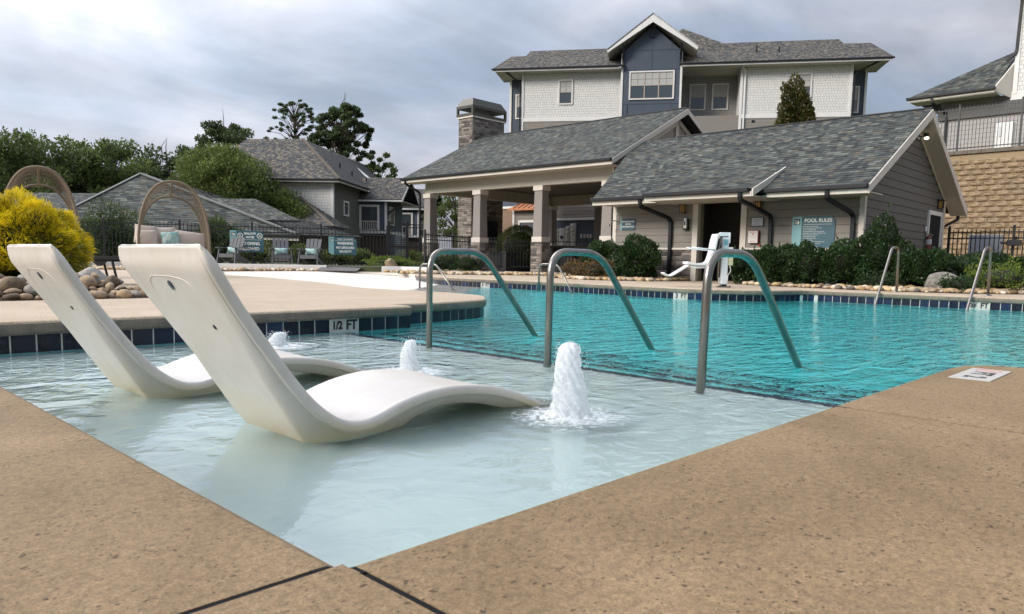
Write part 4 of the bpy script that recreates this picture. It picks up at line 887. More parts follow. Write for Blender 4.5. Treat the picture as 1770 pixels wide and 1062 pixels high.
# outdoor fireplace and chimney
CH = T('stone_chimney', 'tall ledge-stone chimney with dark metal cap rising left of the pavilion roof', 'chimney', (23.9, 25.55, 0), B_)
CA0, CA1, CB0, CB1 = 24.35, 26.45, 25.5, 26.45
m = MB(); m.box(CA0, CA1, CB0, CB1, 0, 7.25); mk('core', m, M['mortar'], CH)
stones(CH, 0, CA0, CB0 - .02, CB1, 5.0, 7.25, -1, 71, cap=1); stones(CH, 1, CB0, CA0 - .03, CA1, 5.2, 7.25, -1, 72)
stones(CH, 0, CA0, CB0 - .02, CB1, .9, 3.6, -1, 73)
m = MB(); m.box(CA0 - .06, CA1 + .06, CB0 - .06, CB1 + .06, 7.25, 7.33); mk('crown', m, M['trim'], CH)
cm = flatmat('cap_metal', (.085, .082, .07), .45, .6); m = MB()
a0, a1, b0, b1 = CA0 - .08, CA1 + .08, CB0 - .08, CB1 + .08
m.box(a0, a1, b0, b1, 7.33, 7.45)
for (x, y) in ((a0, b0), (a1 - .1, b0), (a0, b1 - .1), (a1 - .1, b1 - .1)): m.box(x, x + .1, y, y + .1, 7.45, 7.68)
m.box(a0, a1, b0, b1, 7.68, 7.80); m.add([(a0, b0, 7.80), (a1, b0, 7.80), (a1, b1, 7.80), (a0, b1, 7.80), (a0 + .2, b0 + .2, 8.15), (a1 - .2, b0 + .2, 8.15), (a1 - .2, b1 - .2, 8.15), (a0 + .2, b1 - .2, 8.15)], [(4, 5, 6, 7), (0, 1, 5, 4), (1, 2, 6, 5), (2, 3, 7, 6), (3, 0, 4, 7)])
mk('cap', m, cm, CH)
stones(CH, 1, CB0, CA0 - .03, CA1, 0, 3.7, -1, 74)
CH.location.z -= .2
m = MB(); m.box(24.75, 26.0, CB0 - .12, CB0 - .06, 1.75, 2.55); mk('screen', m, flatmat('screen', (.01, .012, .018), .15), CH)
m = MB(); m.box(24.6, 26.2, CB0 - .3, CB0 - .05, 1.12, 1.25); mk('mantel', m, M['trim'], CH)
# low kitchen island, sofa
t = T('grill_island', 'low dark grey outdoor kitchen counter under the pavilion beside the stone column', 'counter', (22.6, 19.6, 0), B_)
dg = pm('island_grey', (.045, .048, .052), .6, var=.1)
m = MB(); m.box(23.5, 25.3, 22.42, 23.75, 0, .80); m.box(25.3, 26.1, 20.2, 23.75, 0, .86); mk('cabinet', m, dg, t, bevel=.01)
m = MB(); m.box(23.45, 25.3, 22.38, 23.8, .802, .84); m.box(25.31, 26.15, 20.15, 23.8, .862, .90); mk('worktop', m, flatmat('worktop', (.07, .08, .1), .3), t)
t = T('bar_wall', 'long low dark stone bar wall behind the middle handrail under the pavilion', 'bar', (26.6, 18.6, 0), B_)
m = MB(); m.box(26.6, 27.0, 18.5, 22.4, 0, 1.10); mk('bar_front', m, M['mortar'], t); m = MB(); m.box(26.5, 27.1, 18.45, 22.45, 1.102, 1.18); mk('bar_top', m, flatmat('bar_top', (.16, .14, .12), .4), t)
t = T('patio_sofa', 'dark woven patio sofa under the pavilion seen through the middle handrail', 'sofa', (24.0, 15.8, 0), B_); dw = pm('dark_wicker', (.035, .03, .026), .8, var=.3, scale=30, bump=.6, bscale=90)
m = MB(); m.box(24.0, 24.8, 15.6, 17.6, .08, .42); m.box(24.7, 24.9, 15.6, 17.6, .42, .85); m.box(24.0, 24.8, 15.5, 15.7, .08, .62); m.box(24.0, 24.8, 17.5, 17.7, .08, .62); mk('frame', m, dw, t, bevel=.02)
m = MB(); m.box(24.05, 24.7, 15.75, 16.6, .43, .56); m.box(24.05, 24.7, 16.62, 17.45, .43, .56); m.box(24.5, 24.68, 15.75, 16.6, .57, .95); m.box(24.5, 24.68, 16.62, 17.45, .57, .95); mk('cushion', m, flatmat('cushion_brown', (.10, .085, .07), .9), t, bevel=.03)
# ================================================================ bathhouse
BH = T('bathhouse', 'taupe lap-sided pool bathhouse with grey shingled gable roof and dark open doorway', 'building', (18.6, 6.1, 0), B_)
FA, GB, BA, LB = 18.6, 6.1, 25.6, 13.26; DL, DR = 10.43, 9.17
m = MB(); m.box(FA + .01, FA + .16, GB + .01, DR - .16, 0, 2.72); m.box(FA + .01, FA + .16, DL + .16, LB, 0, 2.72); m.box(FA + .01, FA + .16, DR - .16, DL + .16, 2.2, 2.72)
m.ext([(FA + .16, GB + .01, 0), (BA, GB + .01, 0), (BA, GB + .01, 2.5), (22.1, GB + .01, 4.32), (FA + .16, GB + .01, 2.6)], (0, .14, 0)); m.box(BA, BA + .15, GB + .01, LB, 0, 2.6); m.box(FA + .16, BA, LB - .15, LB, 0, 2.8)
mk('wall', m, M['lap_shadow'], BH)
siding(BH, 0, FA, [(GB + .08, DR - .17, .93, 2.7), (DL + .17, LB - .09, .93, 2.7)], .87, 2.5, -1, M['siding'])
def gclip(z): 
    if z < 2.45: return (FA + .08, BA - .02)
    return (FA + .08 + (z - 2.45) / .51 * .98, BA - .02 - (z - 2.45) / .51 * .98)
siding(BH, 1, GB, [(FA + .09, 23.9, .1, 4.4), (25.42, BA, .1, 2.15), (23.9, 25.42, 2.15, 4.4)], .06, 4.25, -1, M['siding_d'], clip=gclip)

m = MB(); m.box(FA - .02, FA + .10, GB - .03, GB + .09, 0, 2.5); mk('corner_trim', m, M['trim'], BH)
m = MB(); m.box(FA - .02, FA + .10, LB - .09, LB + .03, 0, 2.5); mk('corner_trim', m, M['trim'], BH)
m = MB(); m.box(BA - .02, BA + .17, GB - .03, GB + .0, 0, 2.6); mk('corner_trim', m, M['trim'], BH)
# doorway
m = MB(); m.box(FA - .035, FA + .12, DL, DL + .16, 0, 2.28); m.box(FA - .035, FA + .12, DR - .16, DR, 0, 2.28); m.box(FA - .035, FA + .12, DR, DL, 2.16, 2.28); mk('door_frame', m, M['trim'], BH)
m = MB(); m.box(FA + .12, FA + .30, DL, DL + .16, 0, 2.28); mk('door_jamb', m, flatmat('jamb', (.27, .25, .2), .7), BH)
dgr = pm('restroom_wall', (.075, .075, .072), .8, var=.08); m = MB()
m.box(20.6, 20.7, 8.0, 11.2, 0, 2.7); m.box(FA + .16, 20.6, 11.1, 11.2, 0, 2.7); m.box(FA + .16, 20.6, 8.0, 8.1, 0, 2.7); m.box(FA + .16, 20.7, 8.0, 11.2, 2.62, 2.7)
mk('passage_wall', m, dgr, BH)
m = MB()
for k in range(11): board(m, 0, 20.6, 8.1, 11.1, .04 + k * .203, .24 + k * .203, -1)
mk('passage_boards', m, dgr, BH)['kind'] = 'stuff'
# stone wainscot
stones(BH, 0, FA - .01, GB + .1, DR - .17, .02, .85, -1, 91, h=(.09, .16), w=(.2, .5)); stones(BH, 0, FA - .01, DL + .17, LB - .1, .02, .85, -1, 92, h=(.09, .16), w=(.2, .5))
m = MB(); m.box(FA - .06, FA, GB + .1, DR - .17, .86, .92); mk('water_table', m, M['trim'], BH); m = MB(); m.box(FA - .06, FA, DL + .17, LB - .1, .86, .92); mk('water_table', m, M['trim'], BH)
# roof
E0, E1, RR = 17.5, 26.55, 22.02; EZ, RZ, GR_ = 2.30, 4.62, 5.68; LL = 13.25
shingles(BH, (E0, LL, EZ), (E0, GR_, EZ), (RR, LL + 1.6, RZ), (RR, GR_, RZ), M['roof'], seed=8, lift=.012)
shingles(BH, (E1, GR_, EZ), (E1, LL, EZ), (RR, GR_, RZ), (RR, LL, RZ), M['roof'], ex=.3, seed=9)
m = MB()
for p, q in (((E0, EZ), (RR, RZ)), ((RR, RZ), (E1, EZ))): m.ext([(p[0], GR_, p[1] - .012), (q[0], GR_, q[1] - .012), (q[0], GR_, q[1] - .25), (p[0], GR_, p[1] - .21)], (0, -.035, 0))
mk('rake_trim', m, M['trim'], BH)
m = MB()
for p, q in (((E0 + .05, EZ - .02), (RR, RZ - .03)), ((RR, RZ - .03), (E1 - .05, EZ - .02))): m.ext([(p[0], GR_, p[1] - .15), (q[0], GR_, q[1] - .15), (q[0], GR_, q[1] - .18), (p[0], GR_, p[1] - .18)], (0, GB - GR_ + .0, 0))
m.box(E0 + .02, FA - .03, GR_ + .01, LL, EZ - .17, EZ - .145); mk('soffit', m, M['soffit'], BH)
m = MB()
for p, q in (((FA + .1, 2.55), (22.05, 4.32)), ((22.05, 4.32), (BA + .02, 2.5))): m.ext([(p[0], GB - .032, p[1]), (q[0], GB - .032, q[1]), (q[0], GB - .032, q[1] + .13), (p[0], GB - .032, p[1] + .13)], (0, .03, 0))
mk('frieze', m, M['trim'], BH)
m = MB(); m.box(E0 - .012, E0 + .02, GR_, 8.0, EZ - .20, EZ - .075); m.box(E0 - .012, E0 + .02, 11.1, LL, EZ - .20, EZ - .075); mk('fascia', m, M['trim'], BH)
gutter(BH, (E0 - .06, GR_ - .02, EZ - .045), (E0 - .06, 8.05, EZ - .045)); gutter(BH, (E0 - .06, 11.12, EZ - .045), (E0 - .06, LL + .02, EZ - .045))
m = MB(); m.tube([(RR, GR_, RZ + .012), (RR, LL, RZ + .012)], .035, 6); mk('ridge_cap', m, M['under'], BH)
m = MB(); m.tube([(E1 + .06, GR_ - .02, EZ - .05), (E1 + .06, 9, EZ - .05)], .06, 8); mk('gutter', m, M['gutter'], BH)
# porch roof over the doorway: shallower slope, eave further out
PE, PZ, PL, PR, PT = 16.95, 2.29, 11.12, 8.13, 18.75
tz = EZ + (PT - E0) * (RZ - EZ) / (RR - E0) + .02
shingles(BH, (PE, PL, PZ), (PE, PR, PZ), (PT, PL, tz), (PT, PR, tz), M['roof'], seed=12, lift=.012, slab=.03)
m = MB(); m.ext([(PE, PR, PZ - .01), (PT, PR, tz + .01), (PT - .1, PR, tz - .16), (PE, PR, PZ - .19)], (0, -.04, 0)); mk('rake_trim', m, M['trim'], BH)
m = MB(); m.ext([(PE, PL, PZ - .01), (PT, PL, tz - .02), (PE, PL, PZ - .19)], (0, -.02, 0)); mk('side_closure', m, M['gutter'], BH)
m = MB(); m.box(PE - .012, PE + .02, PR, PL, PZ - .19, PZ - .07); mk('fascia', m, M['trim'], BH)
m = MB(); m.box(PE + .02, FA - .03, PR, PL, PZ - .18, PZ - .155); mk('soffit', m, M['soffit'], BH)
gutter(BH, (PE - .06, PR + .05, PZ - .045), (PE - .06, PL + .02, PZ - .045))
for (bb, a_) in ((11.25, E0 - .05), (8.32, PE - .06), (6.3, E0 - .05)):
    m = MB(); b2 = bb if bb != 11.25 else 11.3
    m.tube(arc([(a_, bb + (.25 if bb < 7 else (.08 if bb < 9 else .35)), 2.2), (a_ + .02, bb + (.25 if bb < 7 else (.08 if bb < 9 else .35)), 2.02), (FA - .09, bb, 1.72), (FA - .09, bb, .05)], [.08, .14]), .06, 4); mk('downspout', m, M['gutter'], BH)
m = MB(); m.tube(arc([(E1 + .03, GB - .2, 2.2), (E1 + .03, GB - .2, 2.0), (BA + .24, GB + .06, 1.7), (BA + .24, GB + .06, .1)], [.06, .1]), .05, 6); mk('downspout', m, M['gutter'], BH)
# side door
m = MB(); m.box(24.0, 24.09, GB - .05, GB + .02, .06, 2.14); m.box(25.33, 25.42, GB - .05, GB + .02, .06, 2.14); m.box(24.09, 25.33, GB - .05, GB + .02, 2.02, 2.14); mk('side_door_frame', m, M['trim_w'], BH)
m = MB(); m.box(24.09, 25.33, GB - .02, GB + .02, .06, 2.02); d_ = mk('side_door', m, flatmat('door_charcoal', (.022, .023, .026), .9, spec=.1), BH)
m = MB(); m.tube([(24.25, GB - .02, 1.0), (24.25, GB - .08, 1.0), (24.38, GB - .08, 1.0)], .012, 6); mk('door_handle', m, M['steel'], d_)
# ---- fittings on the bathhouse (each a thing of its own)
amber = flatmat('amber_glass', (.42, .25, .06), .3)
def lantern(a, b, z, ax, label):
    t = T('wall_lantern', label, 'wall light', (a, b, z), B_, 'amber craftsman wall lanterns on the bathhouse'); m = MB()
    if ax == 0: m.box(a - .17, a + .0, b - .085, b + .085, z + .10, z + .125); m.box(a - .14, a + .0, b - .07, b + .07, z - .13, z - .115); [m.box(a - .145, a - .13, b + q, b + q + .012, z - .115, z + .10) for q in (-.07, -.006, .058)]; m.box(a - .02, a, b - .04, b + .04, z - .1, z + .16)
    else: m.box(a - .085, a + .085, b - .17, b, z + .10, z + .125); m.box(a - .07, a + .07, b - .14, b, z - .13, z - .115); [m.box(a + q, a + q + .012, b - .145, b - .13, z - .115, z + .10) for q in (-.07, -.006, .058)]; m.box(a - .04, a + .04, b - .02, b, z - .1, z + .16)
    mk('housing', m, M['iron'], t); m = MB()
    m.box(a - .13, a - .03, b - .058, b + .058, z - .115, z + .098) if ax == 0 else m.box(a - .058, a + .058, b - .13, b - .03, z - .115, z + .098)
    mk('shade', m, amber, t)
lantern(FA - .02, 10.87, 2.0, 0, 'amber wall lantern left of the dark doorway above the soap dispenser'); lantern(FA - .02, 8.66, 2.0, 0, 'amber wall lantern right of the dark doorway behind the downspout'); lantern(24.95, GB - .02, 2.36, 1, 'amber wall lantern above the side door on the gable wall')
FR_ = (R(90), 0, R(-90)); st_ = flatmat('sign_teal', (.035, .105, .135), .5); sl_ = flatmat('sign_pale_teal', (.20, .40, .42), .5); sw = flatmat('print_white', (.85, .85, .82), .6); sdk = flatmat('sign_ink', (.03, .06, .07), .6)
def vsign(name, label, a, b0, b1, z0, z1, strip, cut, ang=B_, lines=(), strip_side=1):
    """board facing -a with a cut corner; b1 is its left edge"""
    t = T(name, label, 'sign', (a, b0, z0), ang); m = MB()
    P = [(a, b1 - strip, z0), (a, b1 - strip, z1), (a, b0 + cut, z1), (a, b0, z1 - cut), (a, b0, z0)]; m.ext(P, (.025, 0, 0)); mk('board', m, st_, t)
    m = MB(); m.ext([(a - .006, b1, z0 + cut * .7), (a - .006, b1, z1 - .0), (a - .006, b1 - strip, z1), (a - .006, b1 - strip, z0 - .0), (a - .006, b1 - strip * .6, z0)], (.03, 0, 0)); mk('side_strip', m, sl_, t)
    s = strip * .62; c = b1 - strip / 2; m = MB(); m.box(a - .010, a - .006, c - s / 2, c + s / 2, z1 - strip * .25 - s, z1 - strip * .25); mk('emblem', m, sdk, t)
    m = MB(); k = s / 8
    for i in range(3): zz_ = z1 - strip * .25 - s + k * (1.3 + 2 * i); m.add([(a - .0115, c + 3 * k, zz_), (a - .0115, c + .4 * k, zz_), (a - .0115, c + .4 * k, zz_ + k), (a - .0115, c + 3 * k - k * .6, zz_ + k)], [(0, 1, 2, 3)])
    m.add([(a - .0115, c - .2 * k, z1 - strip * .25 - s * .9), (a - .0115, c - 3 * k, z1 - strip * .25 - s * .9), (a - .0115, c - 3 * k, z1 - strip * .25 - s * .45), (a - .0115, c - 1.5 * k, z1 - strip * .25 - s * .15)], [(0, 1, 2, 3)])
    mk('emblem_mark', m, sw, t)
    for (s_, size, bb, zz_, sx_) in lines: text('lettering', s_, size, (a - .003, bb, zz_), FR_, sw, t, sx=sx_, off=.028 * size)
    return t
rules = vsign('pool_rules_sign', 'tall teal POOL RULES board on the siding behind the dark shrubs', FA - .045, 6.72, 7.77, .62, 1.69, .235, .10, lines=[('POOL RULES', .125, 7.13, 1.585, .95)])
m = MB(); m.box(FA - .050, FA - .046, 6.8, 7.48, 1.49, 1.497); zz = 1.445; r = random.Random(4)
words = 'the pool area is for residents and their guests only no glass near water children need an adult no running or pushing keep gates closed shower before entering the pool no food drink or pets in the water no diving swim at own risk do not swim alone'.split()
mk('rule_line', m, sw, rules); wi = 0
for i in range(20):
    s_ = ''
    L = r.randint(24, 58)
    while len(s_) < L: s_ += words[wi % len(words)] + ' '; wi += 1
    text('lettering', ('• ' if i % 4 else '') + s_.strip(), .034, (FA - .048, 7.50, zz - i * .042), FR_, sw, rules, align='LEFT', sx=.72, ext=.0005)
vsign('rinse_sign', 'small blue sign PLEASE SHOWER BEFORE ENTERING POOL left on the bathhouse wall', FA - .045, 12.48, 12.99, 1.44, 1.77, .06, .03, lines=[('PLEASE SHOWER', .062, 12.71, 1.68, .9), ('BEFORE', .062, 12.71, 1.605, .9), ('ENTERING POOL', .062, 12.71, 1.53, .9)])
t = T('soap_dispenser', 'black and white wall dispenser just left of the doorway frame', 'dispenser', (FA, 10.76, 1.44), B_); m = MB(); m.box(FA - .12, FA - .022, 10.69, 10.83, 1.40, 1.72); mk('back', m, BK, t, bevel=.015); m = MB(); m.box(FA - .15, FA - .121, 10.715, 10.805, 1.45, 1.735); mk('cover', m, flatmat('dispenser_white', (.7, .7, .7), .3), t, bevel=.012); m = MB(); m.box(FA - .155, FA - .151, 10.745, 10.785, 1.53, 1.64); mk('window', m, BK, t)
t = T('notice_plate', 'small white notice plate in a dark frame right of the doorway', 'sign', (FA, 8.6, 1.48), B_); m = MB(); m.box(FA - .045, FA - .023, 8.53, 8.87, 1.47, 1.71); mk('frame', m, sdk, t); m = MB(); m.box(FA - .052, FA - .046, 8.55, 8.85, 1.49, 1.69); mk('plate', m, flatmat('plate_grey', (.5, .52, .56), .5), t)
for s_, z_, q in (('EMERGENCY PHONE', 1.655, .028), ('DIAL 911', 1.60, .03), ('located at pool house', 1.55, .022), ('push button for help', 1.52, .022)): text('lettering', s_, q, (FA - .054, 8.70, z_), FR_, sdk, t, ext=.0005, sx=.85)
t = T('emergency_phone_box', 'white wall box with red print right of the doorway, red button beneath', 'phone box', (FA, 8.7, 1.05), B_); m = MB(); m.box(FA - .12, FA - .022, 8.62, 8.90, 1.03, 1.36); mk('case', m, flatmat('case_red', (.22, .03, .03), .4), t, bevel=.01); m = MB(); m.box(FA - .128, FA - .121, 8.635, 8.895, 1.04, 1.35); mk('front', m, flatmat('case_white', (.66, .62, .60), .4), t)
for s_, z_, q in (('EMERGENCY', 1.315, .034), ('♥', 1.26, .04), ('LIFT TO OPEN', 1.19, .022), ('PHONE', 1.075, .034)): text('lettering', s_, q, (FA - .130, 8.765, z_), FR_, red, t, ext=.0005)
m = MB(); m.ball((FA - .06, 8.60, .98), .03, 10, 8); mk('button', m, red, t, True)
t = T('shower_head', 'small steel shower head on a bent arm at the left corner of the bathhouse', 'shower', (FA, 13.15, 1.7), B_); m = MB(); m.tube(arc([(FA, 13.1, 1.70), (FA - .18, 13.15, 1.72), (FA - .32, 13.22, 1.60)], [.08]), .014, 8); m.lathe([(.012, .05), (.04, .02), (.045, 0)], (FA - .32, 13.22, 1.55), 12); mk('arm', m, M['steel'], t, True); m = MB(); m.box(FA - .03, FA, 13.05, 13.15, 1.62, 1.8); mk('plate', m, M['steel'], t)
t = T('fire_extinguisher', 'fire extinguisher hanging beside the side door of the bathhouse', 'extinguisher', (23.85, GB, 1.0), B_); m = MB(); m.lathe([(.075, 0), (.08, .03), (.08, .36), (.05, .43), (.02, .45)], (23.85, GB - .11, .95), 16); mk('cylinder', m, flatmat('ext_red', (.16, .03, .02), .4), t, True); m = MB(); m.lathe([(.082, 0), (.082, .14)], (23.85, GB - .11, 1.15), 16); mk('label', m, flatmat('ext_label', (.45, .47, .5), .5), t); m = MB(); m.tube([(23.85, GB - .11, 1.40), (23.85, GB - .11, 1.46), (23.98, GB - .18, 1.40)], .016, 8); m.box(23.83, 23.87, GB - .04, GB - .02, 1.3, 1.5); mk('valve', m, M['steel'], t)
t = T('light_switch', 'small white switch plate left of the side door', 'switch', (23.8, GB, 1.35), B_); m = MB(); m.box(23.72, 23.82, GB - .06, GB - .023, 1.52, 1.66); mk('plate', m, M['trim_w'], t, bevel=.005)
t = T('floodlight', 'lit floodlight with black bracket under the apex of the bathhouse gable', 'light', (22.3, GB, 3.9), B_); m = MB(); m.box(22.0, 22.2, GB - .13, GB - .02, 3.88, 4.0); m.tube([(22.2, GB - .1, 3.95), (22.32, GB - .2, 3.98)], .02, 8); m.lathe([(.04, 0), (.07, .1), (.075, .13)], (22.36, GB - .24, 3.93), 12); mk('bracket', m, M['iron'], t); m = MB(); m.ball((22.36, GB - .25, 3.93), (.062, .062, .04), 12, 8); mk('lamp_lens', m, flatmat('lamp_lens', (1.0, .85, .7), .4, emit=5.0), t, True)
t = T('washbasin', 'white washbasin with a tap on a dark counter inside the doorway', 'washbasin', (20.0, 8.9, .0), B_); m = MB(); m.box(19.9, 20.5, 8.5, 9.5, .62, .80); mk('counter', m, M['dark'], t); m = MB(); m.lathe([(.10, -.1), (.2, 0), (.215, .02), (.2, .02)], (19.95, 9.55, .86), 18); mk('basin', m, flatmat('ceramic', (.6, .6, .57), .15), t, True); m = MB(); m.tube(arc([(20.1, 9.4, .86), (20.1, 9.4, 1.02), (19.98, 9.45, 1.0)], [.04]), .012, 8); mk('tap', m, M['steel'], t, True)
# ================================================================ apartment house on the hill
AA = 33.3; FA_ = 54.3
AP = T('apartment_house', 'three storey apartment house with shake walls and slate blue gable bay behind the pool buildings', 'building', (FA_, 0, 3), AA)
BZ = 3.0
m = MB(); m.k = 0; m.box(FA_, FA_ + 10, 2.85, 9.9, 10.75, 13.95); m.box(FA_, FA_ + 10, -12.5, -5.3, 10.72, 13.95); mk('shake_wall', m, M['shake'], AP)
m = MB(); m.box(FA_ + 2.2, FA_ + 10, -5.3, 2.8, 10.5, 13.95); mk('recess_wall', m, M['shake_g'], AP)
m = MB(); m.box(FA_ + .01, FA_ + 10, -12.5, 9.9, BZ, 10.7); mk('lower_wall', m, M['siding'], AP)
siding(AP, 0, FA_, [(2.85, 9.9, 7, 10.5), (-12.5, -5.3, 7, 10.5)], 7, 10.5, -1, M['apt_sid'] if 'apt_sid' in M else M['siding'], ex=.2, one=True)
siding(AP, 0, FA_ + 2.2, [(-5.3, 2.8, 7, 10.4)], 7, 10.3, -1, M['siding'], ex=.2, one=True)
m = MB(); m.box(FA_ - .05, FA_ + .02, 2.85, 9.9, 10.5, 10.76); m.box(FA_ - .05, FA_ + .02, -12.5, -5.3, 10.48, 10.74); m.box(FA_ + 2.12, FA_ + 2.2, -5.3, 2.8, 10.32, 10.55); mk('belt_trim', m, M['trim_w'], AP)
m = MB()
for b in (9.75, -12.5, -5.45): m.box(FA_ - .06, FA_ + .1, b, b + .16, 7, 13.95)
m.box(FA_ - .06, FA_ + .1, 2.72, 2.86, 7, 13.9); mk('corner_trim', m, M['trim_w'], AP)
# side wings (slate blue) set back
m = MB(); m.box(FA_ + 1.6, FA_ + 9, 9.9, 11.05, BZ, 13.9); m.box(FA_ + 1.6, FA_ + 9, -13.75, -12.5, BZ, 13.95); mk('blue_wing', m, M['navy'], AP)
m = MB(); m.box(FA_ + 1.52, FA_ + 1.7, 10.95, 11.1, BZ, 13.9); m.box(FA_ + 1.52, FA_ + 1.7, -13.8, -13.65, BZ, 13.9); mk('wing_trim', m, M['trim_w'], AP)
# gabled bay
m = MB(); m.box(FA_ - .6, FA_ + 3, -1.28, 2.72, 7, 14.2); m.ext([(FA_ - .6, 2.72, 14.2), (FA_ - .6, -1.28, 14.2), (FA_ - .6, -1.28, 14.95), (FA_ - .6, .72, 16.7), (FA_ - .6, 2.72, 14.95)], (3.5, 0, 0)); mk('bay_wall', m, M['navy'], AP)
m = MB(); a = FA_ - .62
for z in (11.45, 13.75, 15.05): m.box(a, a + .03, -1.2, 2.6, z, z + .05)
for b, z0, z1 in ((.72, 13.75, 16.5), (2.05, 14.0 + 1.05, 15.6), (-.6, 15.05, 15.6), (2.3, 10.6, 11.45), (-.7, 10.6, 11.45), (.72, 10.5, 10.7), (2.3, 8, 11.4)): m.box(a - .002, a + .028, b - .025, b + .025, z0, z1)
mk('batten', m, flatmat('batten', (.05, .068, .095), .6), AP)
m = MB(); m.box(FA_ - .66, FA_ - .5, 2.66, 2.80, 7, 14.9); m.box(FA_ - .66, FA_ - .5, -1.36, -1.22, 7, 14.9); mk('bay_corner_trim', m, M['trim_w'], AP)
GA0 = FA_ - 1.4
m = MB()
for s in (1, -1): m.ext([(GA0, .72, 17.30), (GA0, .72, 16.7), (GA0, .72 + s * 3.0, 14.80), (GA0, .72 + s * 3.05, 15.02)], (.06, 0, 0))
mk('gable_rake', m, M['trim_w'], AP)
m = MB()
for s in (1, -1): m.ext([(GA0 + .02, .72, 16.99), (GA0 + .02, .72 + s * 3.0, 14.78), (GA0 + .02, .72 + s * 3.0, 14.74), (GA0 + .02, .72, 16.93)], (4, 0, 0))
mk('gable_soffit', m, M['soffit'], AP)
for s, sd_ in ((1, 5), (-1, 6)): shingles(AP, (GA0, .72 + s * 3.05, 15.02), (FA_ + 4.5, .72 + s * 3.05, 15.02), (GA0, .72, 17.30), (FA_ + 4.5, .72, 17.30), M['roof_b'], seed=sd_)
m = MB(); m.beam((GA0 + .1, .72, 16.9), (FA_ - .6, .72, 16.4), .14, .12, (0, 1, 0)); m.box(FA_ - .75, FA_ - .6, .62, .82, 15.9, 16.9)
for s in (1, -1): b = .72 + s * 1.95; m.box(FA_ - .75, FA_ - .6, b - .07, b + .07, 14.0, 15.3); m.beam((GA0 + .1, b, 15.3), (FA_ - .65, b, 14.3), .12, .12)
mk('bracket', m, M['iron'], AP)
E0_, EZ_ = FA_ - .9, 14.06
def aroof(b0, b1, z1, dep, sl=0, sr_=0, seed=1, e0=E0_, ez=EZ_): shingles(AP, (e0, b0, ez), (e0, b1, ez), (e0 + dep, b0 - sl, z1), (e0 + dep, b1 + sr_, z1), M['roof_b'], seed=seed)
aroof(11.9, 10.2, 15.95, 4.0, .6, 0, 21); aroof(10.25, 2.6, 16.55, 4.9, .25, 0, 22); aroof(-1.2, -12.6, 16.75, 5.3, 0, .2, 23); aroof(-12.5, -14.75, 16.15, 4.3, 0, .45, 24)
shingles(AP, (E0_ + 2.6, 2.3, 15.2), (E0_ + 2.6, -6.2, 15.2), (E0_ + 6.2, -1.4, 18.15), (E0_ + 6.2, -1.45, 18.15), M['roof_b'], seed=26)
m = MB(); m.box(E0_ - .03, E0_, 2.9, 11.85, EZ_ - .22, EZ_ - .08); m.box(E0_ - .03, E0_, -14.65, -1.35, EZ_ - .22, EZ_ - .08); mk('fascia', m, M['trim_w'], AP)
m = MB(); m.box(E0_ + .0, FA_ + 2.3, 2.8, 11.7, EZ_ - .21, EZ_ - .17); m.box(E0_, FA_ + 2.3, -14.5, -1.3, EZ_ - .21, EZ_ - .17); mk('soffit', m, M['soffit'], AP)
gutter(AP, (E0_ - .08, 11.95, EZ_ - .06), (E0_ - .08, 2.8, EZ_ - .06)); gutter(AP, (E0_ - .08, -1.3, EZ_ - .06), (E0_ - .08, -14.75, EZ_ - .06))
for (b0, b1, z0, z1, c_) in ((6.19, 7.24, 11.65, 13.39, 1), (-9.94, -8.78, 11.65, 13.39, 1), (-9.9, -8.8, 8.2, 9.8, 1)): window(AP, 0, FA_, b0, b1, z0, z1, -1, cols=c_)
window(AP, 0, FA_ - .6, -.86, 2.22, 11.75, 13.68, -1, cols=3)
for (b0, b1) in ((-3.15, -2.0), (-4.72, -3.58)): window(AP, 0, FA_ + 2.2, b0, b1, 11.5, 13.35, -1, M['sash2'] if 'sash2' in M else None)
window(AP, 0, FA_ + 2.2, -3.2, -1.9, 8.6, 10.0, -1)
window(AP, 0, FA_ + 1.6, 10.0, 10.65, 11.0, 12.8, -1); window(AP, 0, FA_ + 1.6, -13.35, -12.62, 11.0, 12.8, -1)
m = MB(); m.tube(arc([(FA_ - .5, -5.35, 13.85), (FA_ - .1, -5.6, 13.5), (FA_ - .1, -5.6, 7)], [.1]), .06, 6); mk('downspout', m, M['trim_w'], AP)
m = MB(); m.tube(arc([(FA_ - .7, 11.0, 13.9), (FA_ - .1, 10.0, 13.2), (FA_ - .1, 9.97, 7)], [.4]), .06, 6); m.tube(arc([(FA_ - .7, -14.0, 13.9), (FA_ - .1, -12.6, 13.3), (FA_ - .1, -12.58, 7)], [.4]), .06, 6); mk('downspout', m, M['gutter'], AP)
m = MB()
for b, z in ((-6.4, 15.2), (-7.9, 15.1), (3.3, 15.2)): m.tube([(E0_ + 2.2, b, z - .2), (E0_ + 2.2, b, z + .45)], .06, 6)
mk('roof_vent', m, M['iron'], AP)
m = MB(); m.box(FA_ - .06, FA_, 3.55, 3.75, 10.36, 10.48); m.box(FA_ - .06, FA_, -6.35, -6.15, 10.2, 10.35)
for k in range(3): m.box(FA_ + 2.1, FA_ + 2.2, -4.25 + k * .28, -4.05 + k * .28, 10.0, 10.18)
mk('wall_vent', m, M['iron'], AP)
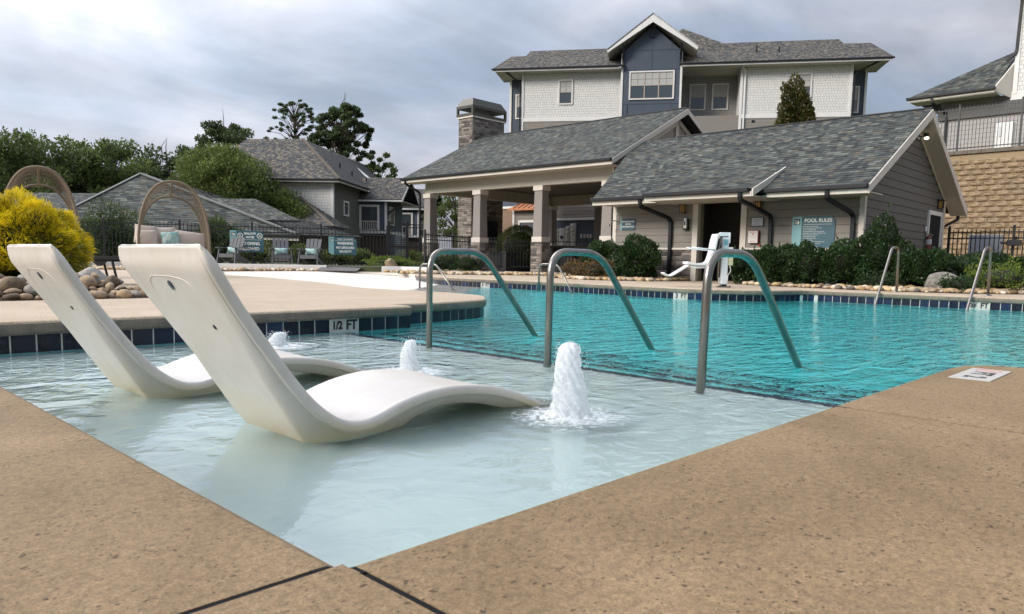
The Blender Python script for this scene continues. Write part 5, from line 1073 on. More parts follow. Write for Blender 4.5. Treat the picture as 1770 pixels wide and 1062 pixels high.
# low lit wall of the same house seen through the pavilion
SW = T('service_wing', 'service wing with slate blue lower wall and pale siding seen through the pavilion', 'building', (33.0, 18, 0), 8)
m = MB(); m.box(33.0, 40, 14.0, 22.6, -.2, 5.2); mk('wall', m, M['navy'], SW); siding(SW, 0, 33.0, [(14.0, 22.6, 2.75, 5.2)], 2.75, 5.2, -1, M['siding'], ex=.16, one=True)
m = MB(); m.box(32.9, 33.0, 14.0, 22.6, 2.60, 2.72); mk('belt_trim', m, M['trim_w'], SW)
m = MB(); m.box(33.1, 34, 23.9, 28, -.1, 3.3); mk('brick_wall', m, pm('tan_brick', (.23, .16, .11), .9, var=.3, scale=14), SW)
m = MB(); m.box(32.6, 33.4, 21.9, 23.75, -.1, 3.2); mk('closet', m, M['siding'], SW); siding(SW, 0, 32.6, [(21.9, 22.4, 0, 3.2), (23.42, 23.72, 0, 3.2), (22.4, 23.42, 2.6, 3.2)], 0, 3.2, -1, M['siding'], ex=.16, one=True); m = MB(); m.box(33.05, 33.1, 23.9, 28, 3.3, 3.42); mk('belt_trim', m, M['trim_w'], SW); m = MB(); m.box(33.15, 34, 23.9, 28, 3.42, 5); mk('upper_wall', m, M['navy'], SW)
m = MB(); m.box(32.53, 32.6, 23.66, 23.78, 0, 3.2); m.box(32.53, 32.6, 23.30, 23.4, 0, 2.6); m.box(32.53, 32.6, 22.3, 22.4, 0, 2.6); m.box(32.53, 32.6, 22.4, 23.3, 2.5, 2.62); mk('closet_trim', m, M['trim_w'], SW)
m = MB(); m.box(32.56, 32.62, 22.4, 23.3, 0, 2.5); mk('closet_door', m, flatmat('door_slate', (.05, .055, .065), .5), SW)
m = MB(); m.lathe([(.11, 0), (.11, .006)], (0, 0, 0), 8); m.v = [(32.55 - z, 22.85 + x, 2.25 + y) for x, y, z in m.v]; mk('stop_sign', m, red, SW)
cop = pm('copper_roof', (.42, .17, .075), .5, .3, var=.15); m = MB(); m.quad((32.2, 23.85, 3.22), (32.2, 21.8, 3.22), (33.1, 21.8, 3.62), (33.1, 23.5, 3.62)); m.box(32.18, 32.26, 21.8, 23.86, 3.12, 3.22); mk('copper_roof', m, cop, SW)
m = MB()
for k in range(6): b = 23.5 - k * .32; m.beam((32.2, b, 3.24), (33.1, b, 3.64), .03, .05)
mk('standing_seam', m, cop, SW)
t = T('meter_bank', 'bank of grey electric meters on the slate blue wall behind the middle column', 'meter bank', (33.0, 20.5, 1.2), 8)
gm = flatmat('meter_grey', (.52, .53, .54), .5); md = flatmat('meter_dial', (.55, .53, .42), .2)
for b0, b1, z1, nn in ((21.30, 21.54, 2.15, 3), (21.04, 21.27, 2.15, 3), (20.64, 21.01, 2.19, 0), (20.36, 20.61, 2.30, 4), (20.05, 20.32, 2.43, 4)):
    m = MB(); m.box(32.85, 33.0, b0, b1, 1.2, z1); c_ = mk('cabinet', m, gm, t, bevel=.01)
    m = MB()
    for k in range(nn): z = z1 - .14 - k * .21; m.tube([(32.85, (b0 + b1) / 2, z), (32.78, (b0 + b1) / 2, z)], .065, 12)
    if nn: mk('meter', m, md, c_, True)
    else: m.box(32.8, 32.85, b0 + .12, b1 - .12, 1.65, 1.8); mk('breaker', m, M['iron'], c_)
m = MB()
for b in (19.75, 19.55, 19.37, 19.2): m.box(32.9, 33.0, b - .08, b, 1.68, 1.88)
mk('junction_box', m, gm, t)
# ================================================================ left house
HA = 38.9; h0 = 44.2
HS = T('left_house', 'brown-roofed two storey house with white shake end and slate blue balcony bays at left', 'building', (h0, 15, 0), HA)
m = MB(); m.box(h0, h0 + 7, 15.0, 23.5, 0, 4.95); mk('shake_wall', m, M['shake'], HS)
m = MB(); m.box(h0 + .1, h0 + 8, 14.97, 15.0, 0, 4.95); mk('side_wall', m, M['sid_d'] if 'sid_d' in M else M['siding'], HS)
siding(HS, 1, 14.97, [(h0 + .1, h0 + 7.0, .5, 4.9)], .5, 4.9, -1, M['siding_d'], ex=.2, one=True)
m = MB(); m.box(h0 - .05, h0 + .12, 14.92, 15.08, 0, 4.95); mk('corner_trim', m, M['trim_w'], HS)
window(HS, 1, 14.97, h0 + 1.95, h0 + 2.95, 3.1, 4.05, -1, single=True)
ez = 5.12; shingles(HS, (h0 - .6, 23.9, ez), (h0 - .6, 14.4, ez), (h0 + 3.4, 21.8, 8.05), (h0 + 3.4, 18.1, 8.05), M['roof_b'], seed=31)
shingles(HS, (h0 - .6, 14.4, ez), (h0 + 15, 14.4, ez), (h0 + 3.4, 18.1, 8.05), (h0 + 17, 18.1, 8.2), M['roof_b'], seed=32)
shingles(HS, (h0 + 10, 24, ez), (h0 - .6, 24.0, ez), (h0 + 8, 21.0, 7.4), (h0 + 3.4, 21.8, 8.05), M['roof_b'], ex=.3, seed=33)
m = MB(); m.box(h0 - .62, h0 - .58, 14.4, 23.9, ez - .2, ez - .09); m.box(h0 - .6, h0 + 7, 14.38, 14.42, ez - .2, ez - .09); mk('fascia', m, M['trim_w'], HS)
m = MB(); m.box(h0 - .58, h0, 14.42, 23.8, ez - .19, ez - .16); m.box(h0, h0 + 7.2, 14.42, 15, ez - .19, ez - .16); mk('soffit', m, M['siding_d'], HS)
gutter(HS, (h0 - .67, 23.9, ez - .05), (h0 - .67, 14.35, ez - .05)); gutter(HS, (h0 - .67, 14.33, ez - .05), (h0 + 5.5, 14.33, ez - .05))
m = MB(); m.beam((h0 - .6, 14.4, ez + .03), (h0 + 3.4, 18.1, 8.09), .2, .05); mk('hip_cap', m, flatmat('hip_tan', (.13, .11, .085), .9), HS)
m = MB(); m.beam((h0 + 11.3, 17.0, 7.2), (h0 + 9.6, 14.3, 5.3), .3, .06); mk('flashing', m, M['trim_w'], HS)
for a, b, z in ((h0 + 4.2, 15.9, 6.35), (h0 + 5.2, 15.4, 5.95), (h0 + 7.2, 15.0, 5.75)):
    m = MB(); m.tube([(a, b, z - .3), (a, b, z + .3)], .05, 6); mk('roof_vent', m, M['iron'], HS)
# balcony bays (blue)
for i, (wa, b0, b1, zw, zr, dz) in enumerate(((49.6, 13.1, 15.45, 4.42, 6.1, 0), (57.5, 12.6, 15.2, 4.42, 6.1, 0))):
    m = MB(); m.box(wa, wa + 4.5, b0, b1 + .3, 2.3, zw); m.box(wa + .3, wa + 4.5, b0, b1 + .3, 0, 2.3); mk('bay_wall', m, M['navy'], HS)
    m = MB(); m.box(wa - .3, wa + 5.2, b0 - .35, b0 - .3, zw - .02, zw + .02); ap = (wa + 2.3, zr)
    shingles(HS, (wa - .35, b1 + 2.2, zw), (wa - .35, b0 - 1.15, zw), (wa + 2.3, b1 + 2.2, zr), (wa + 2.3, b0 - 1.15, zr), M['roof_b'], seed=40 + i)
    shingles(HS, (wa + 4.95, b0 - 1.15, zw), (wa + 4.95, b1 + 2.2, zw), (wa + 2.3, b0 - 1.15, zr), (wa + 2.3, b1 + 2.2, zr), M['roof_b'], ex=.3, seed=42 + i)
    m = MB()
    for s in (-1, 1): m.ext([(wa + 2.3, b0 - 1.15, zr - .02), (wa + 2.3 + s * 2.65, b0 - 1.15, zw - .02), (wa + 2.3 + s * 2.65, b0 - 1.15, zw - .2), (wa + 2.3, b0 - 1.15, zr - .2)], (0, -.04, 0))
    m.box(wa - .37, wa - .33, b0 - 1.15, b1 + 1.5, zw - .17, zw - .06); mk('rake_trim', m, M['trim_w'], HS)
    m = MB(); m.ext([(wa + .1, b0 - .02, zw), (wa + 4.4, b0 - .02, zw), (wa + 2.3, b0 - .02, zr - .25)], (0, .1, 0)); mk('gable_wall', m, M['navy'], HS)
    m = MB(); m.box(wa - .3, wa + 4.9, b0 - 1.1, b0 + .3, zw - .12, zw - .08); mk('soffit', m, M['soffit'], HS)
    m = MB(); m.box(wa + .2, wa + .34, b0 - .95, b0, zw - .35, zw - .2); m.beam((wa + .27, b0 - .9, zw - .3), (wa + .27, b0 - .03, zw - .95), .12, .14); m.beam((wa + 2.3, b0 - 1.05, zr - .55), (wa + 2.3, b0 - .02, zr - 1.25), .14, .2); mk('bracket', m, M['iron'], HS)
    m = MB(); m.box(wa - .04, wa + .1, b0 - .03, b0 + .12, 2.3, zw); m.box(wa - .04, wa + .1, b1 - .0, b1 + .1, 2.3, zw); m.box(wa - .05, wa + .1, b0, b1, 2.14, 2.3); m.box(wa, wa + 4.5, b0 - .05, b0, 2.14, 2.3); mk('bay_trim', m, M['trim_w'], HS)
    u0, u1, z0, z1 = b0 + .48, b0 + 1.86, 2.3, 4.05
    W_ = window(HS, 0, wa, u0, u1, z0, z1, -1, single=True, tw=.12)
    m = MB(); m.box(wa - .07, wa - .045, u0 + .12, u1 - .12, 2.93, 2.98)
    for k in range(9): b = u0 + .16 + k * (u1 - u0 - .32) / 8; m.box(wa - .07, wa - .05, b - .02, b + .02, 2.36, 2.93)
    mk('balcony_railing', m, M['trim'], HS)
    window(HS, 1, b0, wa + .6, wa + 1.9, 2.75, 4.0, -1, single=True, tw=.12)
    m = MB(); m.box(wa + .29, wa + .3, b0, b1, .2, 2.1); mk('brick_base', m, pm('dark_brick', (.085, .06, .05), .9, var=.3, scale=20), HS)
# lower hipped roof in front of the white wall
shingles(HS, (h0 - 3.4, 21.5, 2.2), (h0 - 3.4, 13.8, 2.2), (h0 - .1, 19.5, 4.05), (h0 - .1, 17.0, 4.05), M['roof_b'], seed=50)
shingles(HS, (h0 - 3.4, 13.8, 2.2), (h0 + .0, 13.8, 2.2), (h0 - .1, 17.0, 4.05), (h0 - .0, 17.0, 4.05), M['roof_b'], seed=51)
m = MB(); m.beam((h0 - 3.4, 13.8, 2.22), (h0 - .1, 17.0, 4.1), .2, .05); mk('hip_cap', m, flatmat('hip_tan2', (.13, .11, .085), .9), HS)
m = MB(); m.box(h0 - 2.9, h0, 14.3, 21.5, -.1, 2.15); mk('porch_wall', m, M['siding_d'], HS)
m = MB(); m.box(h0 - 3.45, h0 - 3.38, 13.8, 21.5, 2.03, 2.15); mk('porch_fascia', m, M['trim'], HS)
gutter(HS, (h0 - 3.5, 21.5, 2.17), (h0 - 3.5, 13.75, 2.17))
# ================================================================ clubhouse roof
c0 = 32.75; CB = T('clubhouse', 'low clubhouse with broad slate grey hipped roof behind the left fence', 'building', (c0, 18, 0), HA)
ezc = 1.66; apx = (c0 + 4.6, 22.9, 4.62)
shingles(CB, (c0, 25.3, ezc), (c0, 12.7, ezc - .2), apx, (apx[0], apx[1] - .05, apx[2]), M['roof'], seed=61, lift=.014, tw=(.2, .45), ex=.17)
shingles(CB, (c0 + 9, 30.5, ezc), (c0, 25.3, ezc), (apx[0] + 1, apx[1] + .3, apx[2]), apx, M['roof'], seed=62, lift=.014)
shingles(CB, (c0, 12.7, ezc - .2), (c0 + 9, 12.4, ezc), (apx[0], apx[1] - .05, apx[2]), (apx[0] + 1, apx[1], apx[2]), M['roof'], seed=63, lift=.014)
shingles(CB, (c0 + 4, 33, 2.6), (c0 + 4, 25.0, 2.6), (c0 + 6.5, 32, 3.75), (c0 + 6.5, 26.4, 3.75), M['roof'], seed=64)
shingles(CB, (c0 + 1.0, 19.0, 2.15), (c0 + 1.0, 13.0, 2.15), (c0 + 3.4, 19.0, 3.3), (c0 + 3.4, 16.2, 3.3), M['roof'], seed=65)
m = MB(); m.beam((c0, 12.7, ezc - .17), (apx[0], apx[1], apx[2] + .03), .28, .05); m.beam((c0, 25.3, ezc + .03), (apx[0], apx[1], apx[2] + .03), .28, .05); mk('hip_cap', m, flatmat('hip_grey', (.14, .15, .145), .9), CB)
gutter(CB, (c0 - .06, 25.4, ezc - .07), (c0 - .06, 12.6, ezc - .27)); m = MB(); m.beam((c0 + .02, 25.4, ezc - .2), (c0 + .02, 12.7, ezc - .4), .04, .14); mk('fascia', m, M['trim'], CB)
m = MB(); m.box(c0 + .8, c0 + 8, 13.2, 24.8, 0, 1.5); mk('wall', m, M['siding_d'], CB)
m = MB()
for k in range(6): m.box(c0 + .76, c0 + .8, 14 + k * 1.8, 15.2 + k * 1.8, .5, 1.25)
mk('window_band', m, M['blind'], CB)
# ================================================================ right: retaining wall, fence and house above
RWA, rw = -1.5, 32.5
RW = T('retaining_wall', 'tall tan split-face block retaining wall at right with black fence along its top', 'wall', (rw, 8, 0), RWA)
m = MB(); m.box(rw + .03, rw + .8, -2, 14, -.2, 4.8); mk('wall_core', m, M['block'], RW)
bm_ = []
for sd_ in range(3):
    r = random.Random(90 + sd_); q = MB(); ns = 5
    rows = [[(-.06 * (1 if 0 < i < ns and 0 < j < ns else .25) - (r.uniform(0, .05) if 0 < i < ns and 0 < j < ns else 0), i / ns * .449, j / ns * .196) for i in range(ns + 1)] for j in range(ns + 1)]; q.grid(rows); bm_.append(mesh_of('block', q, M['block']))
cnt = 0; r = random.Random(3)
for j in range(24):
    z = .0 + j * .2
    for i in range(14):
        b = 5.2 + i * .455 + (j % 2) * .228
        if b > 10.9 + (j * .0): continue
        if cnt < 298: inst('block', bm_[r.randrange(3)], RW, (rw + .03 - r.uniform(0, .02), b, z)); cnt += 1
m = MB(); 
for i in range(14): b = 4.9 + i * .455; m.box(rw - .06, rw + .35, b, b + .445, 4.82, 4.96)
mk('cap_stone', m, M['mortar2'], RW)
def fence(name, label, p0, p1, zb, zt, sp=.115, posts=6, ang=0, extra=0, top_rail=(.10, .28), pr=.009, rail=True, twist=False, pw=.032, cat='fence', finial=.04):
    """iron picket fence from p0 to p1 (world xy); every post, rail and picket a part"""
    p0 = Vector((*p0, 0)); p1 = Vector((*p1, 0)); L = (p1 - p0).length; an = math.atan2((p1 - p0).y, (p1 - p0).x)
    t = T(name, label, cat, (p0.x, p0.y, zb), 0); t.rotation_euler = (0, 0, an); OFF[t.name] = (0, 0, 0); h = zt - zb
    n = int(L / sp); q = MB(); q.box(-pr, pr, -pr, pr, .06, h - finial); q.box(-pr * .5, pr * .5, -pr * .5, pr * .5, h - finial, h); pm_ = mesh_of('picket', q, M['iron'])
    q = MB(); q.box(-pw, pw, -pw, pw, 0, h + .03); q.lathe([(.03, 0), (.04, .03), (.02, .07)], (0, 0, h + .03), 8); pp = mesh_of('post', q, M['iron'])
    step = max(1, round(n / posts))
    for i in range(n + 1):
        x = i * L / n
        if i % step == 0: inst('post', pp, t, (x, 0, 0))
        else: inst('picket', pm_, t, (x, 0, 0))
    for z in (h - top_rail[0], h - top_rail[1], .12):
        m = MB(); m.box(0, L, -.016, .016, z - .016, z + .016); mk('rail', m, M['iron'], t)
    if twist:
        m = MB(); k = 0
        for i in range(n + 1):
            x = i * L / n
            for j in range(14): z = .3 + j * (h - .75) / 14; s = .011 if j % 2 else .016; m.box(x - s, x + s, -s, s, z, z + (h - .75) / 30)
        mk('picket_twists', m, M['iron'], t)['kind'] = 'stuff'
    return t
a_ = fw(RWA, rw + .15, 5.0); b_ = fw(RWA, rw + .15, 11.0)
fence('hill_fence', 'black picket fence on top of the retaining wall at upper right', b_[:2], a_[:2], 4.96, 6.65, sp=.118, posts=3)
RH = T('right_house', 'white shake house with grey hipped porch roof above the retaining wall at right edge', 'building', (36.5, 8, 5), RWA)
ra = 37.0
m = MB(); m.box(ra + .9, ra + 8, -4, 8.35, 7.9, 14.5); mk('shake_wall', m, M['shake'], RH)
m = MB(); m.box(ra + .86, ra + .9, -4, 8.5, 7.65, 8.0); m.box(ra + .84, ra + .9, 8.28, 8.44, 7.9, 14.5); mk('belt_trim', m, M['trim_w'], RH)
m = MB(); m.box(ra + .9, ra + 8, -4, 11.2, 4.9, 7.9); mk('lower_wall', m, M['siding'], RH); siding(RH, 0, ra + .9, [(5, 11.2, 5, 7.0)], 5, 7.0, -1, pm('pale_board', (.38, .36, .345), .7, var=.05), ex=.2, one=True)
m = MB(); m.box(ra + .8, ra + .9, 5, 11.25, 7.1, 7.65); mk('frieze', m, M['siding_d'], RH)
shingles(RH, (ra, 12.3, 8.12), (ra, 8.9, 8.12), (ra + 2.2, 8.7, 10.0), (ra + 2.2, 8.6, 10.0), M['roof'], seed=71); shingles(RH, (ra + 5, 12.3, 8.12), (ra, 12.3, 8.12), (ra + 2.2, 8.7, 10.0), (ra + 2.2, 8.65, 10.0), M['roof'], seed=72)
m = MB(); m.ext([(ra, 8.9, 8.1), (ra + .9, 8.45, 9.2), (ra + .9, 8.45, 7.75), (ra, 8.9, 7.95)], (0, .05, 0)); m.box(ra - .03, ra, 8.9, 12.3, 7.93, 8.04); mk('fascia', m, M['trim'], RH)
m = MB(); m.box(ra, ra + 1, 8.9, 12.2, 7.9, 7.94); mk('soffit', m, M['soffit'], RH)
gutter(RH, (ra - .08, 12.35, 8.07), (ra - .08, 8.85, 8.07))
m = MB(); m.tube(arc([(ra - .05, 11.3, 8.0), (ra - .05, 11.25, 7.75), (ra + .8, 10.9, 7.4), (ra + .8, 10.9, 4.95)], [.08, .1]), .07, 4); m.tube(arc([(ra + .8, 8.3, 14.5), (ra + .8, 8.4, 9.6), (ra + .7, 8.7, 9.3)], [.15]), .07, 4); mk('downspout', m, M['gutter'], RH)
m = MB(); m.box(ra + .2, ra + 1, 8.5, 9.0, 14.0, 14.2); m.box(ra - .3, ra + 2, 8.2, 9.1, 12.25, 12.3); mk('upper_eave', m, M['soffit'], RH)
t = T('ac_cabinet', 'cream utility cabinet standing behind the upper fence at right', 'cabinet', (36.4, 7.5, 4.95), RWA); m = MB(); m.box(36.0, 36.4, 7.9, 8.5, 4.95, 6.45); mk('case', m, M['trim_w'], t, bevel=.02); m = MB(); m.box(35.97, 36.0, 8.3, 8.38, 5.9, 6.3); mk('hinge', m, gm, t)
# hill under the houses
m = MB(); 
hp = [fw(AA, FA_ - 2, 11.5), fw(AA, FA_ - 6, -6), fw(RWA, rw + .5, 12), fw(RWA, rw + .5, -10), (90, -40), (130, 40), fw(AA, FA_ + 30, 18)]
flat('hill', [p[:2] for p in hp], 4.85, M['grass'], thick=5)
# pool fences
# ---------------------------------------------------------------- pool fences and gate
F0, F1, F2 = (4.5, 30.09), (15.5, 23.5), (16.75, 22.75)
fence('pool_fence', 'long black picket pool fence behind the grey chairs at left', F0, F2, .17, 1.60, sp=.125, posts=6, pr=.010)
fence('pool_fence', 'black picket pool fence between the gate and the stone chimney', (18.1, 22.2), (24.0, 24.0), .1, 1.5, sp=.125, posts=3, pr=.010)
fence('pool_fence', 'black picket pool fence in front of the round green topiary beyond the pavilion', (22.2, 24.2), (26.6, 18.6), .1, 1.42, sp=.14, posts=4, pr=.010)
t = fence('gate', 'black double pool gate with tall posts and mesh panel beside the pavilion', (16.8, 22.72), (18.0, 22.25), .17, 1.80, sp=.115, posts=2, pr=.010, pw=.05, cat='gate', top_rail=(.05, .16))
m = MB(); m.box(.0, 1.3, -.02, .02, .72, .78); mk('rail', m, M['iron'], t)
m = MB()
for i in range(7):
    for j in range(13): m.box(.22 + i * .075, .27 + i * .075, .03, .036, .42 + j * .07, .46 + j * .07)
mk('mesh_panel', m, flatmat('mesh_grey', (.30, .33, .36), .5), t)['kind'] = 'stuff'
fa = fw(B_, 25.7, 5.9); fb = fw(B_, 25.4, 1.0)
t = fence('side_fence', 'black fence with twisted pickets right of the bathhouse in front of the block wall', fa[:2], fb[:2], .0, 1.66, sp=.118, posts=3, twist=True, pr=.012)
t = T('gate_latch', 'black latch box on the post of the right fence above the last ladder', 'latch', (25.4, 4.1, 1.1), B_); m = MB(); m.box(25.35, 25.5, 4.0, 4.35, 1.15, 1.32); m.box(25.33, 25.45, 4.35, 4.5, 1.2, 1.27); m.lathe([(.04, 0), (.04, .1)], (25.42, 4.15, 1.32), 8); mk('latch_case', m, M['iron'], t, bevel=.01)
t = T('electrical_box', 'pale grey electrical cabinet behind the right fence next to the bathhouse', 'cabinet', (27.5, 5.2, 0), B_); m = MB(); m.box(27.5, 27.9, 4.85, 5.75, .55, 1.55); mk('case', m, flatmat('box_grey', (.28, .31, .36), .5), t, bevel=.01); m = MB(); m.box(27.6, 27.8, 5.0, 5.1, 0, .55); m.box(27.6, 27.8, 5.5, 5.6, 0, .55); mk('leg', m, gm, t)
# signs on the left fence
fang = math.degrees(math.atan2(F1[1] - F0[1], F1[0] - F0[0])) + 90      # a axis points away from the pool
def fsign(name, label, L0, R0, z0, z1, strip, cut, lines, ns=False):
    c, s = math.cos(R(fang)), math.sin(R(fang)); A_ = lambda p: (p[0] * c + p[1] * s, -p[0] * s + p[1] * c)
    a, b1 = A_(L0); a2, b0 = A_(R0); a = min(a, a2) - .06
    return vsign(name, label, a, b0, b1, z0, z1, strip, cut, ang=fang, lines=[(s_, z, b0 + (b1 - strip - b0) * .5 + o_, zz, sx) for s_, z, o_, zz, sx in lines]), a, b0, b1
def online(x): return (x, F0[1] + (x - F0[0]) * (F1[1] - F0[1]) / (F1[0] - F0[0]))
t, a, b0, b1 = fsign('no_diving_sign', 'teal fence sign reading SHALLOW WATER NO DIVING ALLOWED behind the left chair', online(12.03), online(13.0), .60, 1.36, .22, .12,
    [('SHALLOW', .105, 0, 1.255, .8), ('WATER', .105, 0, 1.125, .8), ('NO DIVING', .155, 0, .90, .8), ('ALLOWED', .155, 0, .72, .85)])
m = MB(); m.box(a - .004, a, b0 + .06, b1 - .28, 1.035, 1.045); mk('divider', m, sw, t)
for bb in (b0 + .13, b1 - .22 - .13):
    m = MB(); m.tube([(a - .006, bb + .085 * math.cos(k * .3927), 1.18 + .085 * math.sin(k * .3927)) for k in range(17)], .010, 5); m.beam((a - .006, bb - .05, 1.13), (a - .006, bb + .05, 1.23), .014, .014); m.beam((a - .006, bb + .05, 1.13), (a - .006, bb - .03, 1.21), .02, .014); mk('no_diving_symbol', m, sw, t)
t, a, b0, b1 = fsign('warning_sign', 'teal fence sign reading WARNING NO LIFEGUARD ON DUTY right of the chairs', online(14.93), online(15.79), .58, 1.22, .19, .11,
    [('SWIM AT YOUR OWN RISK', .05, 0, 1.14, .9), ('WARNING', .135, 0, .985, .88), ('NO LIFEGUARD', .115, 0, .83, .8), ('ON DUTY', .115, 0, .69, .85)])
m = MB(); m.box(a - .004, a, b0 + .04, b1 - .22, 1.085, 1.092); mk('divider', m, sw, t)
# ---------------------------------------------------------------- adirondack chairs
gp = pm('grey_poly_lumber', (.105, .110, .118), .6, var=.12, scale=12)
pil = pm('aqua_print_fabric', (.50, .60, .56), .9, var=.1, scale=10, col2=(.16, .36, .36), bump=.2)
def cushion_(t, x, y, z, sx, sz, rot, mat, nm='pillow', th_=.085):
    q = MB(); n = 12; top = []
    for i in range(n + 1):
        for j in range(n + 1): u, v = i / n * 2 - 1, j / n * 2 - 1; top.append((u, v, ((1 - u ** 2) * (1 - v ** 2)) ** .42))
    rows = [[(u * sx / 2 * (1 - .05 * (1 - v * v)), -d * th_, v * sz / 2 * (1 - .05 * (1 - u * u))) for (u, v, d) in top[i * (n + 1):(i + 1) * (n + 1)]] for i in range(n + 1)]
    q.grid(rows); q.grid([[(x_, -y_, z_) for x_, y_, z_ in reversed(rw_)] for rw_ in rows])
    Rm = Matrix.Rotation(rot, 3, 'Y') @ Matrix.Rotation(R(-12), 3, 'X'); q.v = [tuple(Rm @ Vector(p) + Vector((x, y, z))) for p in q.v]; mk(nm, q, mat, t, True)
def adirondack(loc, rz, label):
    t = T('adirondack_chair', label, 'chair', (*loc, .17), 0, 'grey adirondack chairs along the left fence'); t.rotation_euler = (0, 0, rz); OFF[t.name] = (0, 0, 0)
    # faces -y local
    for i in range(4):
        x = -.19 + i * .126; m = MB(); m.beam((x, .12, .33), (x * 1.12, .42, .95 - abs(i - 1.5) * .012), .115, .022, (0, -.3, 1)); mk('back_slat', m, gp, t)
    for i in range(5):
        y = -.34 + i * .105; m = MB(); m.box(-.27, .27, y, y + .092, .345 - i * .022, .367 - i * .022); mk('seat_slat', m, gp, t)
    m = MB(); m.box(-.28, .28, -.365, -.34, .24, .345); mk('front_apron', m, gp, t)
    for s in (-1, 1):
        m = MB(); m.beam((s * .34, -.38, 0), (s * .305, -.24, .56), .10, .03, (1, 0, 0)); mk('front_leg', m, gp, t)
        m = MB(); m.beam((s * .285, -.33, .31), (s * .285, .52, .03), .03, .11); mk('rear_leg', m, gp, t)
        m = MB(); m.box(s * .31 - .07, s * .31 + .07, -.40, .28, .56, .585); mk('arm', m, gp, t)
        m = MB(); m.beam((s * .31, .24, .57), (s * .2, .26, .62), .05, .03); mk('arm_brace', m, gp, t)
    cushion_(t, 0, .06, .48, .44, .24, 0, pil)
adirondack((11.78, 24.92), R(-75) + R(18), 'left grey adirondack chair turned side-on in front of the NO DIVING sign')
adirondack((13.05, 23.85), R(-45) + R(20), 'middle grey adirondack chair with pale aqua pillow, between the two fence signs')
adirondack((13.85, 23.25), R(-50) + R(2), 'right grey adirondack chair with aqua pillow, facing the pool beside the WARNING sign')
# ---------------------------------------------------------------- wicker day beds
wk = pm('brown_wicker', (.12, .09, .06), .75, var=.25, scale=30, rand=.1); wk2 = pm('pale_wicker', (.21, .165, .115), .75, var=.2, scale=30)
cush = pm('cream_cushion', (.56, .48, .42), .95, var=.04, scale=5, bump=.15, bscale=12)
def daybed(loc, rz, label, h=1.95, w=1.34):
    t = T('day_bed', label, 'day bed', (*loc, 0), 0, 'wicker canopy day beds'); t.rotation_euler = (0, 0, rz); OFF[t.name] = (0, 0, 0); R0 = w / 2; dp = .78
    def P(th, v, rr=0): # th from -.. hood arch angle 0..pi, v depth 0..1 (front to back)
        rx = R0 * (1 - .05 * v) + rr; zt = (h - .45) * (1 - .17 * v * v) + rr
        c, s = math.cos(th), math.sin(th); cc = abs(c) ** .85 * (1 if c > 0 else -1); ss = abs(s) ** .80
        return Vector((rx * cc, -.35 + dp * v + .25 * (1 - s) * 0, .45 + zt * ss))
    m = MB(); nv = 17; nth = 64
    for j in range(nv + 1): m.tube([P(math.pi * i / nth, j / nv) for i in range(nth + 1)], .0032 if j % 3 else .006, 5)
    mk('hood_strands', m, wk2, t, True)
    m = MB()
    for i in range(0, 73): th = math.pi * i / 72; m.tube([P(th, j / 8, .006 if j % 2 else -.004) for j in range(9)], .0034, 4)
    mk('hood_weave', m, wk, t, True)
    m = MB(); m.tube([P(math.pi * i / nth, -.01) for i in range(nth + 1)], .028, 10); m.tube([P(math.pi * i / nth, 1.0) for i in range(nth + 1)], .022, 10); m.tube([P(math.pi / 2, j / 6) for j in range(7)], .02, 8); mk('hood_rim', m, wk2, t, True)
    m = MB(); rows = [[(R0 * 1.02 * math.cos(a_) * (1 + .03 * math.sin(z * 9)), .1 + .72 * math.sin(a_), .04 + z * .42) for a_ in [2 * math.pi * i / 48 for i in range(49)]] for z in [k / 6 for k in range(7)]]; m.grid(rows); m.lathe([(R0 * .9, 0), (R0 * .9, .01)], (0, .1, .43), 40); mk('base', m, wk, t, True)
    m = MB(); m.lathe([(.3, 0), (R0 * .86, .01), (R0 * .9, .08), (R0 * .84, .15), (.3, .16)], (0, .1, .45), 40); mk('mattress', m, cush, t, True)
    def cushion(x, y, z, sx, sz, rot, mat, nm='pillow'):
        q = MB(); n = 12; top = []
        for i in range(n + 1):
            for j in range(n + 1):
                u, v = i / n * 2 - 1, j / n * 2 - 1; top.append((u, v, ((1 - u ** 2) * (1 - v ** 2)) ** .42))
        rows = [[(u * sx / 2 * (1 - .05 * (1 - v * v)), s * d * .085, v * sz / 2 * (1 - .05 * (1 - u * u))) for (u, v, d) in top[i * (n + 1):(i + 1) * (n + 1)]] for s in (-1,) for i in range(n + 1)]
        q.grid(rows); q.grid([[(x_, -y_, z_) for x_, y_, z_ in reversed(rw_)] for rw_ in rows])
        Rm = Matrix.Rotation(rot, 3, 'Y') @ Matrix.Rotation(R(-12), 3, 'X'); q.v = [tuple(Rm @ Vector(p) + Vector((x, y, z))) for p in q.v]; mk(nm, q, mat, t, True)
    cushion(-.52, .30, .88, .42, .40, .1, cush); cushion(-.18, .36, .87, .52, .36, -.03, cush); cushion(-.50, .14, .80, .42, .36, .0, cush); cushion(.34, .22, .80, .62, .34, .12, cush); cushion(-.05, .12, .80, .36, .30, -.1, pil)
    return t
daybed((6.32, 16.05), R(-18), 'wicker canopy day bed with cream pillows behind the nearer lounger headrest')
daybed((3.86, 15.85), R(-14), 'wicker canopy day bed hood half hidden by the gold shrubs', h=1.98, w=1.2)
